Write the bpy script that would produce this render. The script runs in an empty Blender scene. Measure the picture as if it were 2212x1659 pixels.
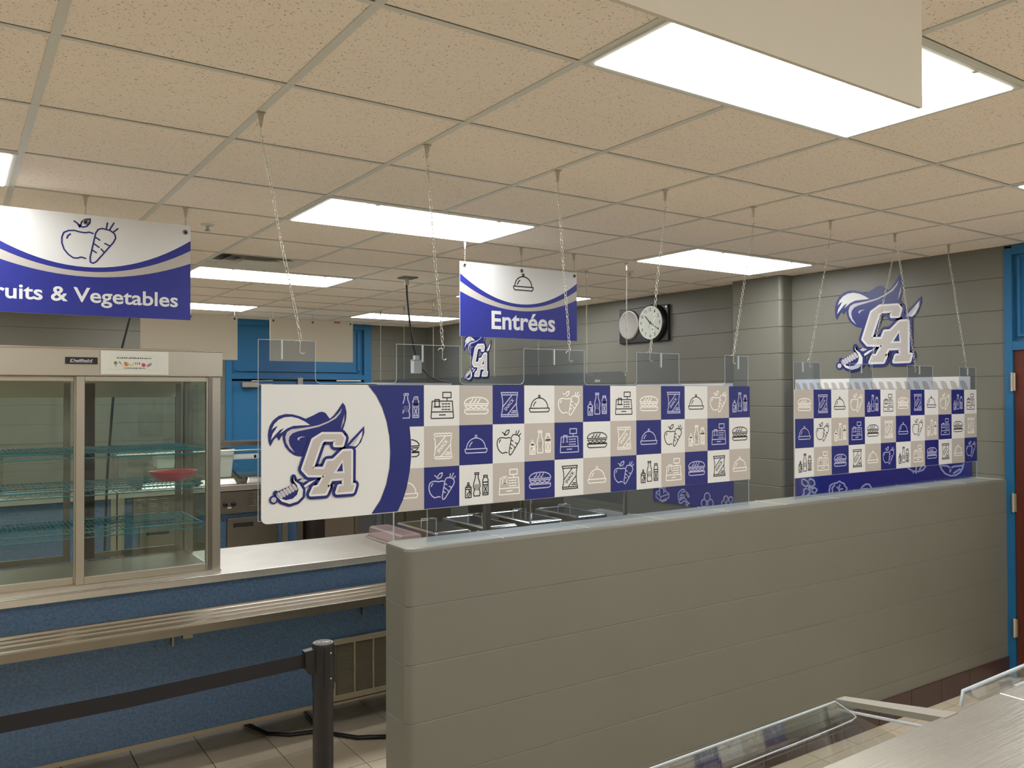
import bpy, bmesh, math, random
from mathutils import Vector, Matrix
from mathutils.geometry import tessellate_polygon
random.seed(7)
C = bpy.context.scene.collection
SC = bpy.context.scene
EYE = 1.76                      # lens height above the floor; z below is measured from it
# ---------------- camera, world, exposure ----------------
YAW, PITCH, ROLL, FPX = math.radians(55.712), math.radians(.6873), math.radians(-.1627), 1779.83
fw = Vector((math.cos(YAW)*math.cos(PITCH), math.sin(YAW)*math.cos(PITCH), math.sin(PITCH)))
r0 = Vector((math.sin(YAW), -math.cos(YAW), 0)); u0 = r0.cross(fw)
rr = r0*math.cos(ROLL)+u0*math.sin(ROLL); uu = u0*math.cos(ROLL)-r0*math.sin(ROLL)
cd = bpy.data.cameras.new('camera'); cam = bpy.data.objects.new('camera', cd); C.objects.link(cam)
cd.sensor_width = 36; cd.lens = 36*FPX/2212; cd.clip_start = .02
cam.matrix_world = Matrix(((rr.x, uu.x, -fw.x, 0), (rr.y, uu.y, -fw.y, 0), (rr.z, uu.z, -fw.z, EYE), (0, 0, 0, 1)))
SC.camera = cam
W = bpy.data.worlds.new('world'); SC.world = W; W.use_nodes = True
W.node_tree.nodes['Background'].inputs[0].default_value = (.8, .85, 1, 1)
W.node_tree.nodes['Background'].inputs[1].default_value = .05
vs = SC.view_settings; vs.view_transform = 'Standard'; vs.look = 'None'; vs.gamma = 1
vs.exposure = 0.78
LAMP = 7.0                      # radiance of the ceiling light diffusers
# ---------------- materials ----------------
def lin(h):
    return tuple(((int(h[i:i+2], 16)/255)/12.92 if int(h[i:i+2], 16) < 11 else ((int(h[i:i+2], 16)/255+.055)/1.055)**2.4) for i in (0, 2, 4))+(1,)
def mat(name, hexc, rough=.6, metal=0, spec=.5, noise=None, bump=None, coat=0):
    """noise=(scale, amount, stretch), bump=(scale, strength, stretch)"""
    m = bpy.data.materials.new(name); m.use_nodes = True; N = m.node_tree.nodes; K = m.node_tree.links
    b = N['Principled BSDF']; col = lin(hexc)
    b.inputs['Base Color'].default_value = col; b.inputs['Roughness'].default_value = rough
    b.inputs['Metallic'].default_value = metal; b.inputs['Specular IOR Level'].default_value = spec
    b.inputs['Coat Weight'].default_value = coat
    def tex(scale, stretch):
        g = N.new('ShaderNodeNewGeometry'); mp = N.new('ShaderNodeMapping'); t = N.new('ShaderNodeTexNoise')
        mp.inputs['Scale'].default_value = stretch; t.inputs['Scale'].default_value = scale; t.inputs['Detail'].default_value = 5
        K.new(g.outputs['Position'], mp.inputs['Vector']); K.new(mp.outputs[0], t.inputs['Vector']); return t
    if noise:
        t = tex(noise[0], noise[2] if len(noise) > 2 else (1, 1, 1)); rp = N.new('ShaderNodeMapRange')
        rp.inputs['From Min'].default_value = .25; rp.inputs['From Max'].default_value = .75
        rp.inputs['To Min'].default_value = 1-noise[1]; rp.inputs['To Max'].default_value = 1+noise[1]
        mx = N.new('ShaderNodeMix'); mx.data_type = 'RGBA'; mx.blend_type = 'MULTIPLY'; mx.inputs[0].default_value = 1
        mx.inputs[6].default_value = col; K.new(t.outputs[0], rp.inputs[0]); K.new(rp.outputs[0], mx.inputs[7])
        K.new(mx.outputs[2], b.inputs['Base Color'])
    if bump:
        t = tex(bump[0], bump[2] if len(bump) > 2 else (1, 1, 1)); bp = N.new('ShaderNodeBump')
        bp.inputs['Strength'].default_value = bump[1]; bp.inputs['Distance'].default_value = .01
        K.new(t.outputs[0], bp.inputs['Height']); K.new(bp.outputs[0], b.inputs['Normal'])
    return m
M = {}
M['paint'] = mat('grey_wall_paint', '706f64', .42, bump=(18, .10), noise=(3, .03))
M['paint_pale'] = mat('pale_wall_paint', 'dedace', .6)
M['paint_lit_top'] = mat('grey_wall_paint_lit_top', '8f9288', .38, bump=(30, .15), noise=(40, .05))  # wall paint made paler: strong light on the top is put into the colour
M['blue_paint'] = mat('blue_frame_paint', '1c6592', .45, bump=(40, .05))
M['brown_door'] = mat('red_brown_door', '5a2412', .5, noise=(9, .18, (1, 1, .15)))
M['grid'] = mat('ceiling_grid_metal', 'd6d5ca', .5)
M['white'] = mat('white_print', 'd9dad8', .45)
M['navy'] = mat('blue_print', '18246e', .4)
M['navy2'] = mat('blue_sign_print', '212a86', .4)
M['tan'] = mat('taupe_print', 'b4aea6', .45)
M['silver'] = mat('light_grey_print', 'bcb9be', .45)
M['silver2'] = mat('warm_grey_print', 'b9b3ac', .45)
M['ink'] = mat('black_print', '17171c', .5)
M['lilac'] = mat('pale_lilac_print', 'b9badb', .45)
M['offwhite'] = mat('off_white_line_print', 'f3f0ea', .45)
M['sheet_back'] = mat('blank_sign_back', 'd8d0bd', .5)
M['steel'] = mat('brushed_steel', 'b9b4ab', .27, 1, noise=(6, .08, (1, 1, 1)), bump=(60, .03, (.06, 1, 1)))
M['shelf_steel'] = mat('brushed_shelf_steel', '9f9b90', .36, 1, noise=(5, .10), bump=(220, .06, (.04, 1, 1)))
M['steel_top'] = mat('worn_steel_top', 'd2cec5', .40, 1, noise=(5, .10), bump=(220, .05, (.04, 1, 1)))
M['alu'] = mat('satin_aluminium', 'bdb7a9', .4, 1)
M['steel_dark'] = mat('dull_steel', '8d877c', .4, 1, noise=(5, .08))
M['chrome'] = mat('polished_steel', 'd8d6d0', .12, 1)
M['zinc'] = mat('zinc_chain', 'd5d3c8', .28, 1)
M['black'] = mat('black_plastic', '121013', .38)
M['belt'] = mat('black_webbing', '141214', .8, bump=(300, .1))
M['laminate'] = mat('blue_speckled_laminate', '46617f', .45, noise=(95, .34))
M['trimgold'] = mat('edge_trim', '9b9078', .45, .3)
M['floor'] = mat('beige_floor_tile', 'd9ccb4', .30, noise=(7, .06))
M['grout'] = mat('dark_grout', '3a2f26', .9)
M['base'] = mat('brown_base_tile', '43302d', .35, noise=(20, .12))
M['grout_light'] = mat('pale_grout', '9a958b', .9)
M['dark'] = mat('dark_void', '1a1715', .8)
M['brown_cab'] = mat('dark_brown_cabinet', '2b211d', .55)
M['olive'] = mat('taupe_cabinet', '6d6456', .45, .4)
M['coil'] = mat('teal_wire_coating', '3a7f8c', .4)
M['red'] = mat('red_print_and_reflection', 'bf4454', .35)  # sticker and print red, also the bowl that stands for a reflection
M['orange'] = mat('orange_red_strap', 'c2452a', .5)
M['green'] = mat('green_print', '6f8a3c', .5)
M['yellow'] = mat('yellow_print', 'd9c27a', .5)
M['purple'] = mat('purple_print', '9a7f9c', .5)
M['orangep'] = mat('orange_print', 'd9712c', .5)
M['paper'] = mat('laminated_paper', 'dcdcd2', .25)
M['clearwhite'] = mat('milky_plastic', 'd6d8d0', .3)
M['clockface'] = mat('clock_face', 'd5dccf', .3)
M['speaker'] = mat('speaker_grille', '9a9591', .5, .4, bump=(500, .3))
M['pink'] = mat('pink_plastic', 'b9999c', .25)
M['stain'] = mat('beige_grill_metal', '9a927c', .45, .3)
# ceiling panel: fissured mineral fibre with dark pin holes
m = mat('mineral_fibre_tile', 'f7ebdb', .95, spec=.1); M['tile'] = m
N = m.node_tree.nodes; K = m.node_tree.links; b = N['Principled BSDF']
g = N.new('ShaderNodeNewGeometry'); vo = N.new('ShaderNodeTexNoise'); vo.inputs['Scale'].default_value = 175; vo.inputs['Detail'].default_value = 1.5
cr = N.new('ShaderNodeValToRGB'); cr.color_ramp.elements[0].position = .29; cr.color_ramp.elements[1].position = .35
cr.color_ramp.elements[0].color = (.33, .26, .19, 1); cr.color_ramp.elements[1].color = lin('f7ebdb')
K.new(g.outputs['Position'], vo.inputs['Vector']); K.new(vo.outputs[0], cr.inputs[0]); K.new(cr.outputs[0], b.inputs['Base Color'])
bp = N.new('ShaderNodeBump'); bp.inputs['Strength'].default_value = .25; bp.inputs['Distance'].default_value = .004
K.new(vo.outputs[0], bp.inputs['Height']); K.new(bp.outputs[0], b.inputs['Normal'])
def emit(name, col, s):
    m = bpy.data.materials.new(name); m.use_nodes = True; N = m.node_tree.nodes; N.remove(N['Principled BSDF'])
    e = N.new('ShaderNodeEmission'); e.inputs[0].default_value = col; e.inputs[1].default_value = s
    m.node_tree.links.new(e.outputs[0], N['Material Output'].inputs[0]); return m
M['lamp'] = emit('lit_diffuser', (.985, .99, 1, 1), LAMP)
def clear(name, tint, rough=.03, ior=1.5):
    m = bpy.data.materials.new(name); m.use_nodes = True; N = m.node_tree.nodes; N.remove(N['Principled BSDF']); K = m.node_tree.links
    t = N.new('ShaderNodeBsdfTransparent'); t.inputs[0].default_value = tint
    s = N.new('ShaderNodeBsdfGlossy'); s.inputs['Roughness'].default_value = rough
    fr = N.new('ShaderNodeFresnel'); fr.inputs[0].default_value = ior
    gb = N.new('ShaderNodeNewGeometry'); iv = N.new('ShaderNodeMath'); iv.operation = 'SUBTRACT'; iv.inputs[0].default_value = 1; K.new(gb.outputs['Backfacing'], iv.inputs[1])
    mu = N.new('ShaderNodeMath'); mu.operation = 'MULTIPLY'; K.new(fr.outputs[0], mu.inputs[0]); K.new(iv.outputs[0], mu.inputs[1])
    mx = N.new('ShaderNodeMixShader'); K.new(mu.outputs[0], mx.inputs[0]); K.new(t.outputs[0], mx.inputs[1]); K.new(s.outputs[0], mx.inputs[2])
    K.new(mx.outputs[0], N['Material Output'].inputs[0]); return m
M['acrylic'] = clear('clear_acrylic', (.80, .84, .90, 1))
M['edge'] = mat('acrylic_cut_edge', 'b8c2c6', .2)
M['glass'] = clear('cabinet_glass', (.90, .95, .92, 1), ior=1.7)
M['guard'] = clear('guard_glass', (.93, .95, .94, 1), ior=1.75)
M['tray_steel'] = mat('polished_tray_rail', 'cfccc5', .17, 1)
# ---------------- geometry helpers ----------------
class MB:
    """collects faces; one MB becomes one mesh object (several materials allowed)"""
    def __init__(s): s.v = []; s.f = []; s.m = []; s.mats = []; s.sm = []
    def mi(s, m):
        if m not in s.mats: s.mats.append(m)
        return s.mats.index(m)
    def add(s, vs, fs, m='steel', smooth=False):
        o = len(s.v); s.v += [tuple(p) for p in vs]; k = s.mi(m)
        for f in fs: s.f.append([i+o for i in f]); s.m.append(k); s.sm.append(smooth)
        return s
    def box(s, x0, x1, y0, y1, z0, z1, m='steel'):
        v = [(x, y, z) for x in (x0, x1) for y in (y0, y1) for z in (z0, z1)]
        return s.add(v, [(0, 1, 3, 2), (4, 6, 7, 5), (0, 4, 5, 1), (2, 3, 7, 6), (0, 2, 6, 4), (1, 5, 7, 3)], m)
    def tube(s, pts, r, m='steel', n=8, closed=False, cap=True):
        P = [Vector(p) for p in pts]; N_ = len(P); rings = []; up = None
        for i, p in enumerate(P):
            a = P[(i-1) % N_] if (closed or i) else P[i]; c = P[(i+1) % N_] if (closed or i < N_-1) else P[i]
            t = (c-a).normalized()
            if up is None: up = t.orthogonal().normalized()
            e1 = (up-t*up.dot(t)); e1 = e1.normalized() if e1.length > 1e-6 else t.orthogonal().normalized(); up = e1
            e2 = t.cross(e1); rad = r[i] if isinstance(r, (list, tuple)) else r
            rings.append([p+e1*rad*math.cos(2*math.pi*k/n)+e2*rad*math.sin(2*math.pi*k/n) for k in range(n)])
        vs = [q for R_ in rings for q in R_]; fs = []
        for i in range(N_ if closed else N_-1):
            j = (i+1) % N_
            for k in range(n): fs.append((i*n+k, i*n+(k+1) % n, j*n+(k+1) % n, j*n+k))
        s.add(vs, fs, m, True)
        if cap and not closed: s.add(rings[0], [tuple(range(n))[::-1]], m); s.add(rings[-1], [tuple(range(n))], m)
        return s
    def prism(s, poly, axis, a0, a1, m='steel'):
        """poly = 2-D outline, extruded along axis 0/1/2 from a0 to a1"""
        def P(p, a):
            q = list(p); q.insert(axis, a); return tuple(q)
        n = len(poly); tri = tessellate_polygon([[Vector((p[0], p[1], 0)) for p in poly]])
        s.add([P(p, a0) for p in poly]+[P(p, a1) for p in poly], [(i, (i+1) % n, (i+1) % n+n, i+n) for i in range(n)], m)
        s.add([P(p, a0) for p in poly], tri, m); s.add([P(p, a1) for p in poly], tri, m); return s
    # flat print on a surface: F = (origin, x direction, y direction, normal)
    def fill(s, F, poly, lay, m):
        o, ux, uy, n = F; tri = tessellate_polygon([[Vector((p[0], p[1], 0)) for p in poly]])
        nn = ux.cross(uy).dot(n)
        tr = []
        for t in tri:
            a, b_, c = [poly[i] for i in t]; ar = (b_[0]-a[0])*(c[1]-a[1])-(b_[1]-a[1])*(c[0]-a[0])
            tr.append(t if ar*nn > 0 else t[::-1])
        return s.add([o+ux*p[0]+uy*p[1]+n*lay for p in poly], tr, m)
    def line(s, F, pts, w, lay, m, closed=False, caps=True):
        n = len(pts)
        for i in range(n if closed else n-1):
            a = Vector(pts[i]); b_ = Vector(pts[(i+1) % n]); d = b_-a
            if d.length < 1e-7: continue
            q = Vector((-d.y, d.x)).normalized()*w/2
            s.fill(F, [a+q, a-q, b_-q, b_+q], lay, m)
        if caps:
            k = 10
            for p in pts: s.fill(F, [(p[0]+w/2*math.cos(2*math.pi*j/k), p[1]+w/2*math.sin(2*math.pi*j/k)) for j in range(k)], lay+2e-5, m)
        return s
    def disc(s, F, c, r, lay, m, k=24):
        return s.fill(F, [(c[0]+r*math.cos(2*math.pi*j/k), c[1]+r*math.sin(2*math.pi*j/k)) for j in range(k)], lay, m)
    def mesh(s, name, off=(0, 0, 0)):
        me = bpy.data.meshes.new(name); ox, oy, oz = off
        me.from_pydata([(x-ox, y-oy, z+EYE-oz) for x, y, z in s.v], [], s.f)
        for k in s.mats: me.materials.append(M[k])
        me.polygons.foreach_set('material_index', s.m); me.polygons.foreach_set('use_smooth', s.sm); me.update()
        if any(k in ('acrylic', 'glass', 'guard') for k in s.mats):
            bm = bmesh.new(); bm.from_mesh(me); bmesh.ops.remove_doubles(bm, verts=bm.verts, dist=1e-6); bmesh.ops.recalc_face_normals(bm, faces=bm.faces); bm.to_mesh(me); bm.free()
        return me
def base(o):
    while o is not None and o.parent: o = o.parent
    return o.location if o else Vector((0, 0, 0))
def part(name, mb, parent, bevel=0, label=None, kind=None):
    o = bpy.data.objects.new(name, mb.mesh(name, base(parent) if parent else (0, 0, 0))); C.objects.link(o); o.parent = parent
    if label: o['label'] = label
    if kind: o['kind'] = kind
    if bevel: bev(o, bevel)
    return o
def bev(o, w, seg=2):
    b_ = o.modifiers.new('bevel', 'BEVEL'); b_.width = w; b_.segments = seg; b_.limit_method = 'ANGLE'; b_.angle_limit = .9
def solo(name, mb, label, cat, group=None, bevel=0):
    xs = [v[0] for v in mb.v]; ys = [v[1] for v in mb.v]; zs = [v[2] for v in mb.v]
    off = ((min(xs)+max(xs))/2, (min(ys)+max(ys))/2, min(zs)+EYE)
    o = bpy.data.objects.new(name, mb.mesh(name, off)); C.objects.link(o); o.location = off
    o['label'] = label; o['category'] = cat
    if group: o['group'] = group
    if bevel: bev(o, bevel)
    return o
def thing(name, label, cat, loc, group=None):
    o = bpy.data.objects.new(name, None); C.objects.link(o); o.location = (loc[0], loc[1], loc[2]+EYE)
    o.empty_display_size = .05; o['label'] = label; o['category'] = cat
    if group: o['group'] = group
    return o
def struct(name, mb=None):
    o = bpy.data.objects.new(name, mb.mesh(name) if mb else None); C.objects.link(o); o['kind'] = 'structure'; return o
def inst(name, me, parent, loc, rot=None):
    o = bpy.data.objects.new(name, me); C.objects.link(o); o.parent = parent; b0 = base(parent)
    o.location = Vector(loc)+Vector((0, 0, EYE))-Vector(b0)
    if rot is not None: o.rotation_mode = 'QUATERNION'; o.rotation_quaternion = rot
    return o
def rawmesh(mb, name):           # mesh kept in local space (no eye offset)
    return mb.mesh(name, (0, 0, EYE))
_tc = {}
def glyphs(txt, bold=.0, space=1.0):
    """flat text outlines as (points, triangles), scaled so that the capital height is 1"""
    key = (txt, bold, space)
    if key in _tc: return _tc[key]
    cu = bpy.data.curves.new('t', 'FONT'); cu.body = txt; cu.offset = bold; cu.resolution_u = 4; cu.space_character = space
    ob = bpy.data.objects.new('t', cu); C.objects.link(ob); bpy.context.view_layer.update()
    dg = bpy.context.evaluated_depsgraph_get(); me = ob.evaluated_get(dg).to_mesh()
    v = [(p.co.x, p.co.y) for p in me.vertices]; f = [tuple(p.vertices) for p in me.polygons]
    ob.evaluated_get(dg).to_mesh_clear(); bpy.data.objects.remove(ob); bpy.data.curves.remove(cu)
    x0 = min(p[0] for p in v); v = [((p[0]-x0)/.73, p[1]/.73) for p in v]; _tc[key] = (v, f); return v, f
def text(mb, F, txt, x, y, w, h, lay, m, bold=.0, ang=0, shear=0, space=1.0):
    v, f = glyphs(txt, bold, space); W_ = max(p[0] for p in v); o, ux, uy, n = F; ca, sa = math.cos(ang), math.sin(ang)
    P = []
    for a, b_ in v:
        a2 = a/W_*w+shear*b_*h; b2 = b_*h; P.append(o+ux*(x+a2*ca-b2*sa)+uy*(y+a2*sa+b2*ca)+n*lay)
    k = ux.cross(uy).dot(n)
    mb.add(P, [t if k > 0 else t[::-1] for t in f], m)
XU, YU, ZU = Vector((1, 0, 0)), Vector((0, 1, 0)), Vector((0, 0, 1))
# layered artwork: kind, ink, stroke width, closed, points in a box one unit high
LOGO=[('fill','navy',0.000,1,[(0.024,0.577),(0.006,0.619),(0.000,0.686),(0.005,0.729),(0.019,0.781),(0.053,0.833),(0.107,0.875),(0.175,0.892),(0.245,0.888),(0.315,0.869),(0.381,0.841),(0.457,0.872),(0.519,0.903),(0.555,0.910),(0.592,0.896),(0.636,0.836),(0.676,0.866),(0.729,0.930),(0.777,1.000),(0.803,0.969),(0.820,0.899),(0.814,0.828),(0.795,0.763),(0.777,0.718),(0.833,0.640),(0.819,0.565),(0.457,0.578),(0.376,0.464),(0.315,0.466),(0.265,0.480),(0.215,0.515),(0.171,0.570),(0.148,0.638),(0.146,0.684),(0.128,0.663),(0.110,0.628),(0.085,0.667),(0.053,0.632)]),
('fill','white',0.000,1,[(0.428,0.776),(0.375,0.812),(0.305,0.846),(0.235,0.864),(0.166,0.860),(0.107,0.837),(0.063,0.795),(0.034,0.736),(0.053,0.754),(0.097,0.779),(0.079,0.746),(0.046,0.699),(0.029,0.640),(0.068,0.684),(0.116,0.734),(0.161,0.754),(0.131,0.716),(0.116,0.699),(0.146,0.717),(0.195,0.751),(0.255,0.773),(0.335,0.775)]),
('fill','silver',0.000,1,[(0.270,0.503),(0.215,0.549),(0.180,0.608),(0.173,0.666),(0.190,0.714),(0.235,0.740),(0.295,0.745),(0.416,0.757),(0.519,0.774),(0.623,0.812),(0.686,0.850),(0.734,0.895),(0.769,0.942),(0.750,0.891),(0.702,0.838),(0.623,0.797),(0.519,0.757),(0.416,0.737),(0.295,0.716),(0.245,0.698),(0.215,0.665),(0.207,0.626),(0.220,0.577)]),
('fill','silver',0.000,1,[(0.796,0.879),(0.791,0.808),(0.755,0.726),(0.773,0.803)]),
('fill','silver',0.000,1,[(0.312,0.623),(0.295,0.637),(0.303,0.654),(0.330,0.663),(0.378,0.660),(0.330,0.652),(0.315,0.640)]),
('fill','navy',0.000,1,[(0.803,0.545),(0.879,0.624),(0.944,0.683),(1.015,0.752),(1.017,0.681),(0.979,0.585),(0.911,0.516)]),
('fill','white',0.000,1,[(0.839,0.547),(0.901,0.608),(0.997,0.704),(0.988,0.640),(0.950,0.570),(0.917,0.544)]),
('fill','silver',0.000,1,[(0.839,0.547),(0.901,0.608),(0.966,0.672),(0.933,0.601),(0.890,0.545)]),
('line','navy',0.057,1,[(0.255,0.263),(0.265,0.226),(0.315,0.188),(0.350,0.132),(0.345,0.064),(0.295,0.019),(0.215,0.000),(0.136,0.029),(0.088,0.081),(0.076,0.114),(0.112,0.064),(0.176,0.040),(0.245,0.050),(0.290,0.088),(0.303,0.135),(0.285,0.185),(0.253,0.226)]),
('line','navy',0.064,0,[(0.102,0.082),(0.215,0.132),(0.285,0.166)]),
('fill','navy',0.000,1,[(0.073,0.122),(0.285,0.205),(0.315,0.105),(0.255,0.032),(0.136,0.041)]),
('dot','navy',0.064,0,[(0.054,0.052)]),
('dot','silver',0.039,0,[(0.056,0.052)]),
('line','navy',0.051,0,[(0.325,0.144),(0.416,0.197),(0.478,0.222)]),
('line','navy',0.045,0,[(0.315,0.222),(0.376,0.219)]),
('fill','silver',0.000,1,[(0.310,0.218),(0.345,0.242),(0.406,0.225),(0.355,0.202)]),
('line','navy',0.103,1,[(0.555,0.682),(0.758,0.676),(0.790,0.635),(0.768,0.562),(0.688,0.565),(0.699,0.622),(0.569,0.626),(0.537,0.595),(0.449,0.357),(0.465,0.333),(0.573,0.328),(0.607,0.406),(0.676,0.408),(0.780,0.500),(0.868,0.500),(0.866,0.150),(0.903,0.144),(0.882,0.078),(0.712,0.078),(0.734,0.141),(0.787,0.145),(0.782,0.221),(0.646,0.220),(0.610,0.153),(0.621,0.142),(0.589,0.078),(0.435,0.079),(0.467,0.144),(0.511,0.151),(0.586,0.263),(0.408,0.274),(0.352,0.336),(0.457,0.626)]),
('fill','navy',0.000,1,[(0.555,0.682),(0.758,0.676),(0.790,0.635),(0.768,0.562),(0.688,0.565),(0.699,0.622),(0.569,0.626),(0.537,0.595),(0.449,0.357),(0.465,0.333),(0.573,0.328),(0.607,0.406),(0.676,0.408),(0.780,0.500),(0.868,0.500),(0.866,0.150),(0.903,0.144),(0.882,0.078),(0.712,0.078),(0.734,0.141),(0.787,0.145),(0.782,0.221),(0.646,0.220),(0.610,0.153),(0.621,0.142),(0.589,0.078),(0.435,0.079),(0.467,0.144),(0.511,0.151),(0.586,0.263),(0.408,0.274),(0.352,0.336),(0.457,0.626)]),
('line','white',0.043,1,[(0.555,0.682),(0.758,0.676),(0.790,0.635),(0.768,0.562),(0.688,0.565),(0.699,0.622),(0.569,0.626),(0.537,0.595),(0.449,0.357),(0.465,0.333),(0.573,0.328),(0.607,0.406),(0.676,0.408),(0.780,0.500),(0.868,0.500),(0.866,0.150),(0.903,0.144),(0.882,0.078),(0.712,0.078),(0.734,0.141),(0.787,0.145),(0.782,0.221),(0.646,0.220),(0.610,0.153),(0.621,0.142),(0.589,0.078),(0.435,0.079),(0.467,0.144),(0.511,0.151),(0.586,0.263),(0.408,0.274),(0.352,0.336),(0.457,0.626)]),
('fill','silver2',0.000,1,[(0.555,0.682),(0.758,0.676),(0.790,0.635),(0.768,0.562),(0.688,0.565),(0.699,0.622),(0.569,0.626),(0.537,0.595),(0.449,0.357),(0.465,0.333),(0.573,0.328),(0.607,0.406),(0.676,0.408),(0.780,0.500),(0.868,0.500),(0.866,0.150),(0.903,0.144),(0.882,0.078),(0.712,0.078),(0.734,0.141),(0.787,0.145),(0.782,0.221),(0.646,0.220),(0.610,0.153),(0.621,0.142),(0.589,0.078),(0.435,0.079),(0.467,0.144),(0.511,0.151),(0.586,0.263),(0.408,0.274),(0.352,0.336),(0.457,0.626)]),
('fill','white',0.000,1,[(0.773,0.414),(0.795,0.274),(0.673,0.278)]),
('fill','navy',0.000,1,[(0.769,0.384),(0.776,0.293),(0.707,0.294)]),
('fill','white',0.000,1,[(0.360,0.171),(0.416,0.206),(0.486,0.224),(0.416,0.175),(0.372,0.150)]),
('line','silver',0.029,0,[(0.103,0.111),(0.131,0.072)]),
('line','silver',0.029,0,[(0.132,0.125),(0.160,0.086)]),
('line','silver',0.029,0,[(0.162,0.139),(0.190,0.101)]),
('line','silver',0.029,0,[(0.191,0.154),(0.219,0.115)]),
('line','silver',0.029,0,[(0.221,0.168),(0.249,0.129)]),
('line','silver',0.029,0,[(0.251,0.183),(0.279,0.144)]),
('fill','white',0.000,1,[(0.255,0.263),(0.265,0.226),(0.315,0.188),(0.350,0.132),(0.345,0.064),(0.295,0.019),(0.215,0.000),(0.136,0.029),(0.088,0.081),(0.076,0.114),(0.112,0.064),(0.176,0.040),(0.245,0.050),(0.290,0.088),(0.303,0.135),(0.285,0.185),(0.253,0.226)]),
]
CRES_L=[(1.1985,0.0288),(1.2261,-0.0051),(1.2484,-0.0462),(1.2652,-0.0944),(1.2764,-0.1496),(1.2794,-0.2046),(1.2763,-0.2594),(1.2631,-0.3168),(1.2406,-0.3698),(1.2073,-0.4174)]
CRES_R=[(1.3550,-0.1172),(1.3608,-0.1732),(1.3607,-0.2290),(1.3548,-0.2775),(1.3431,-0.3324),(1.3276,-0.3763),(1.3076,-0.4162)]
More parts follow.
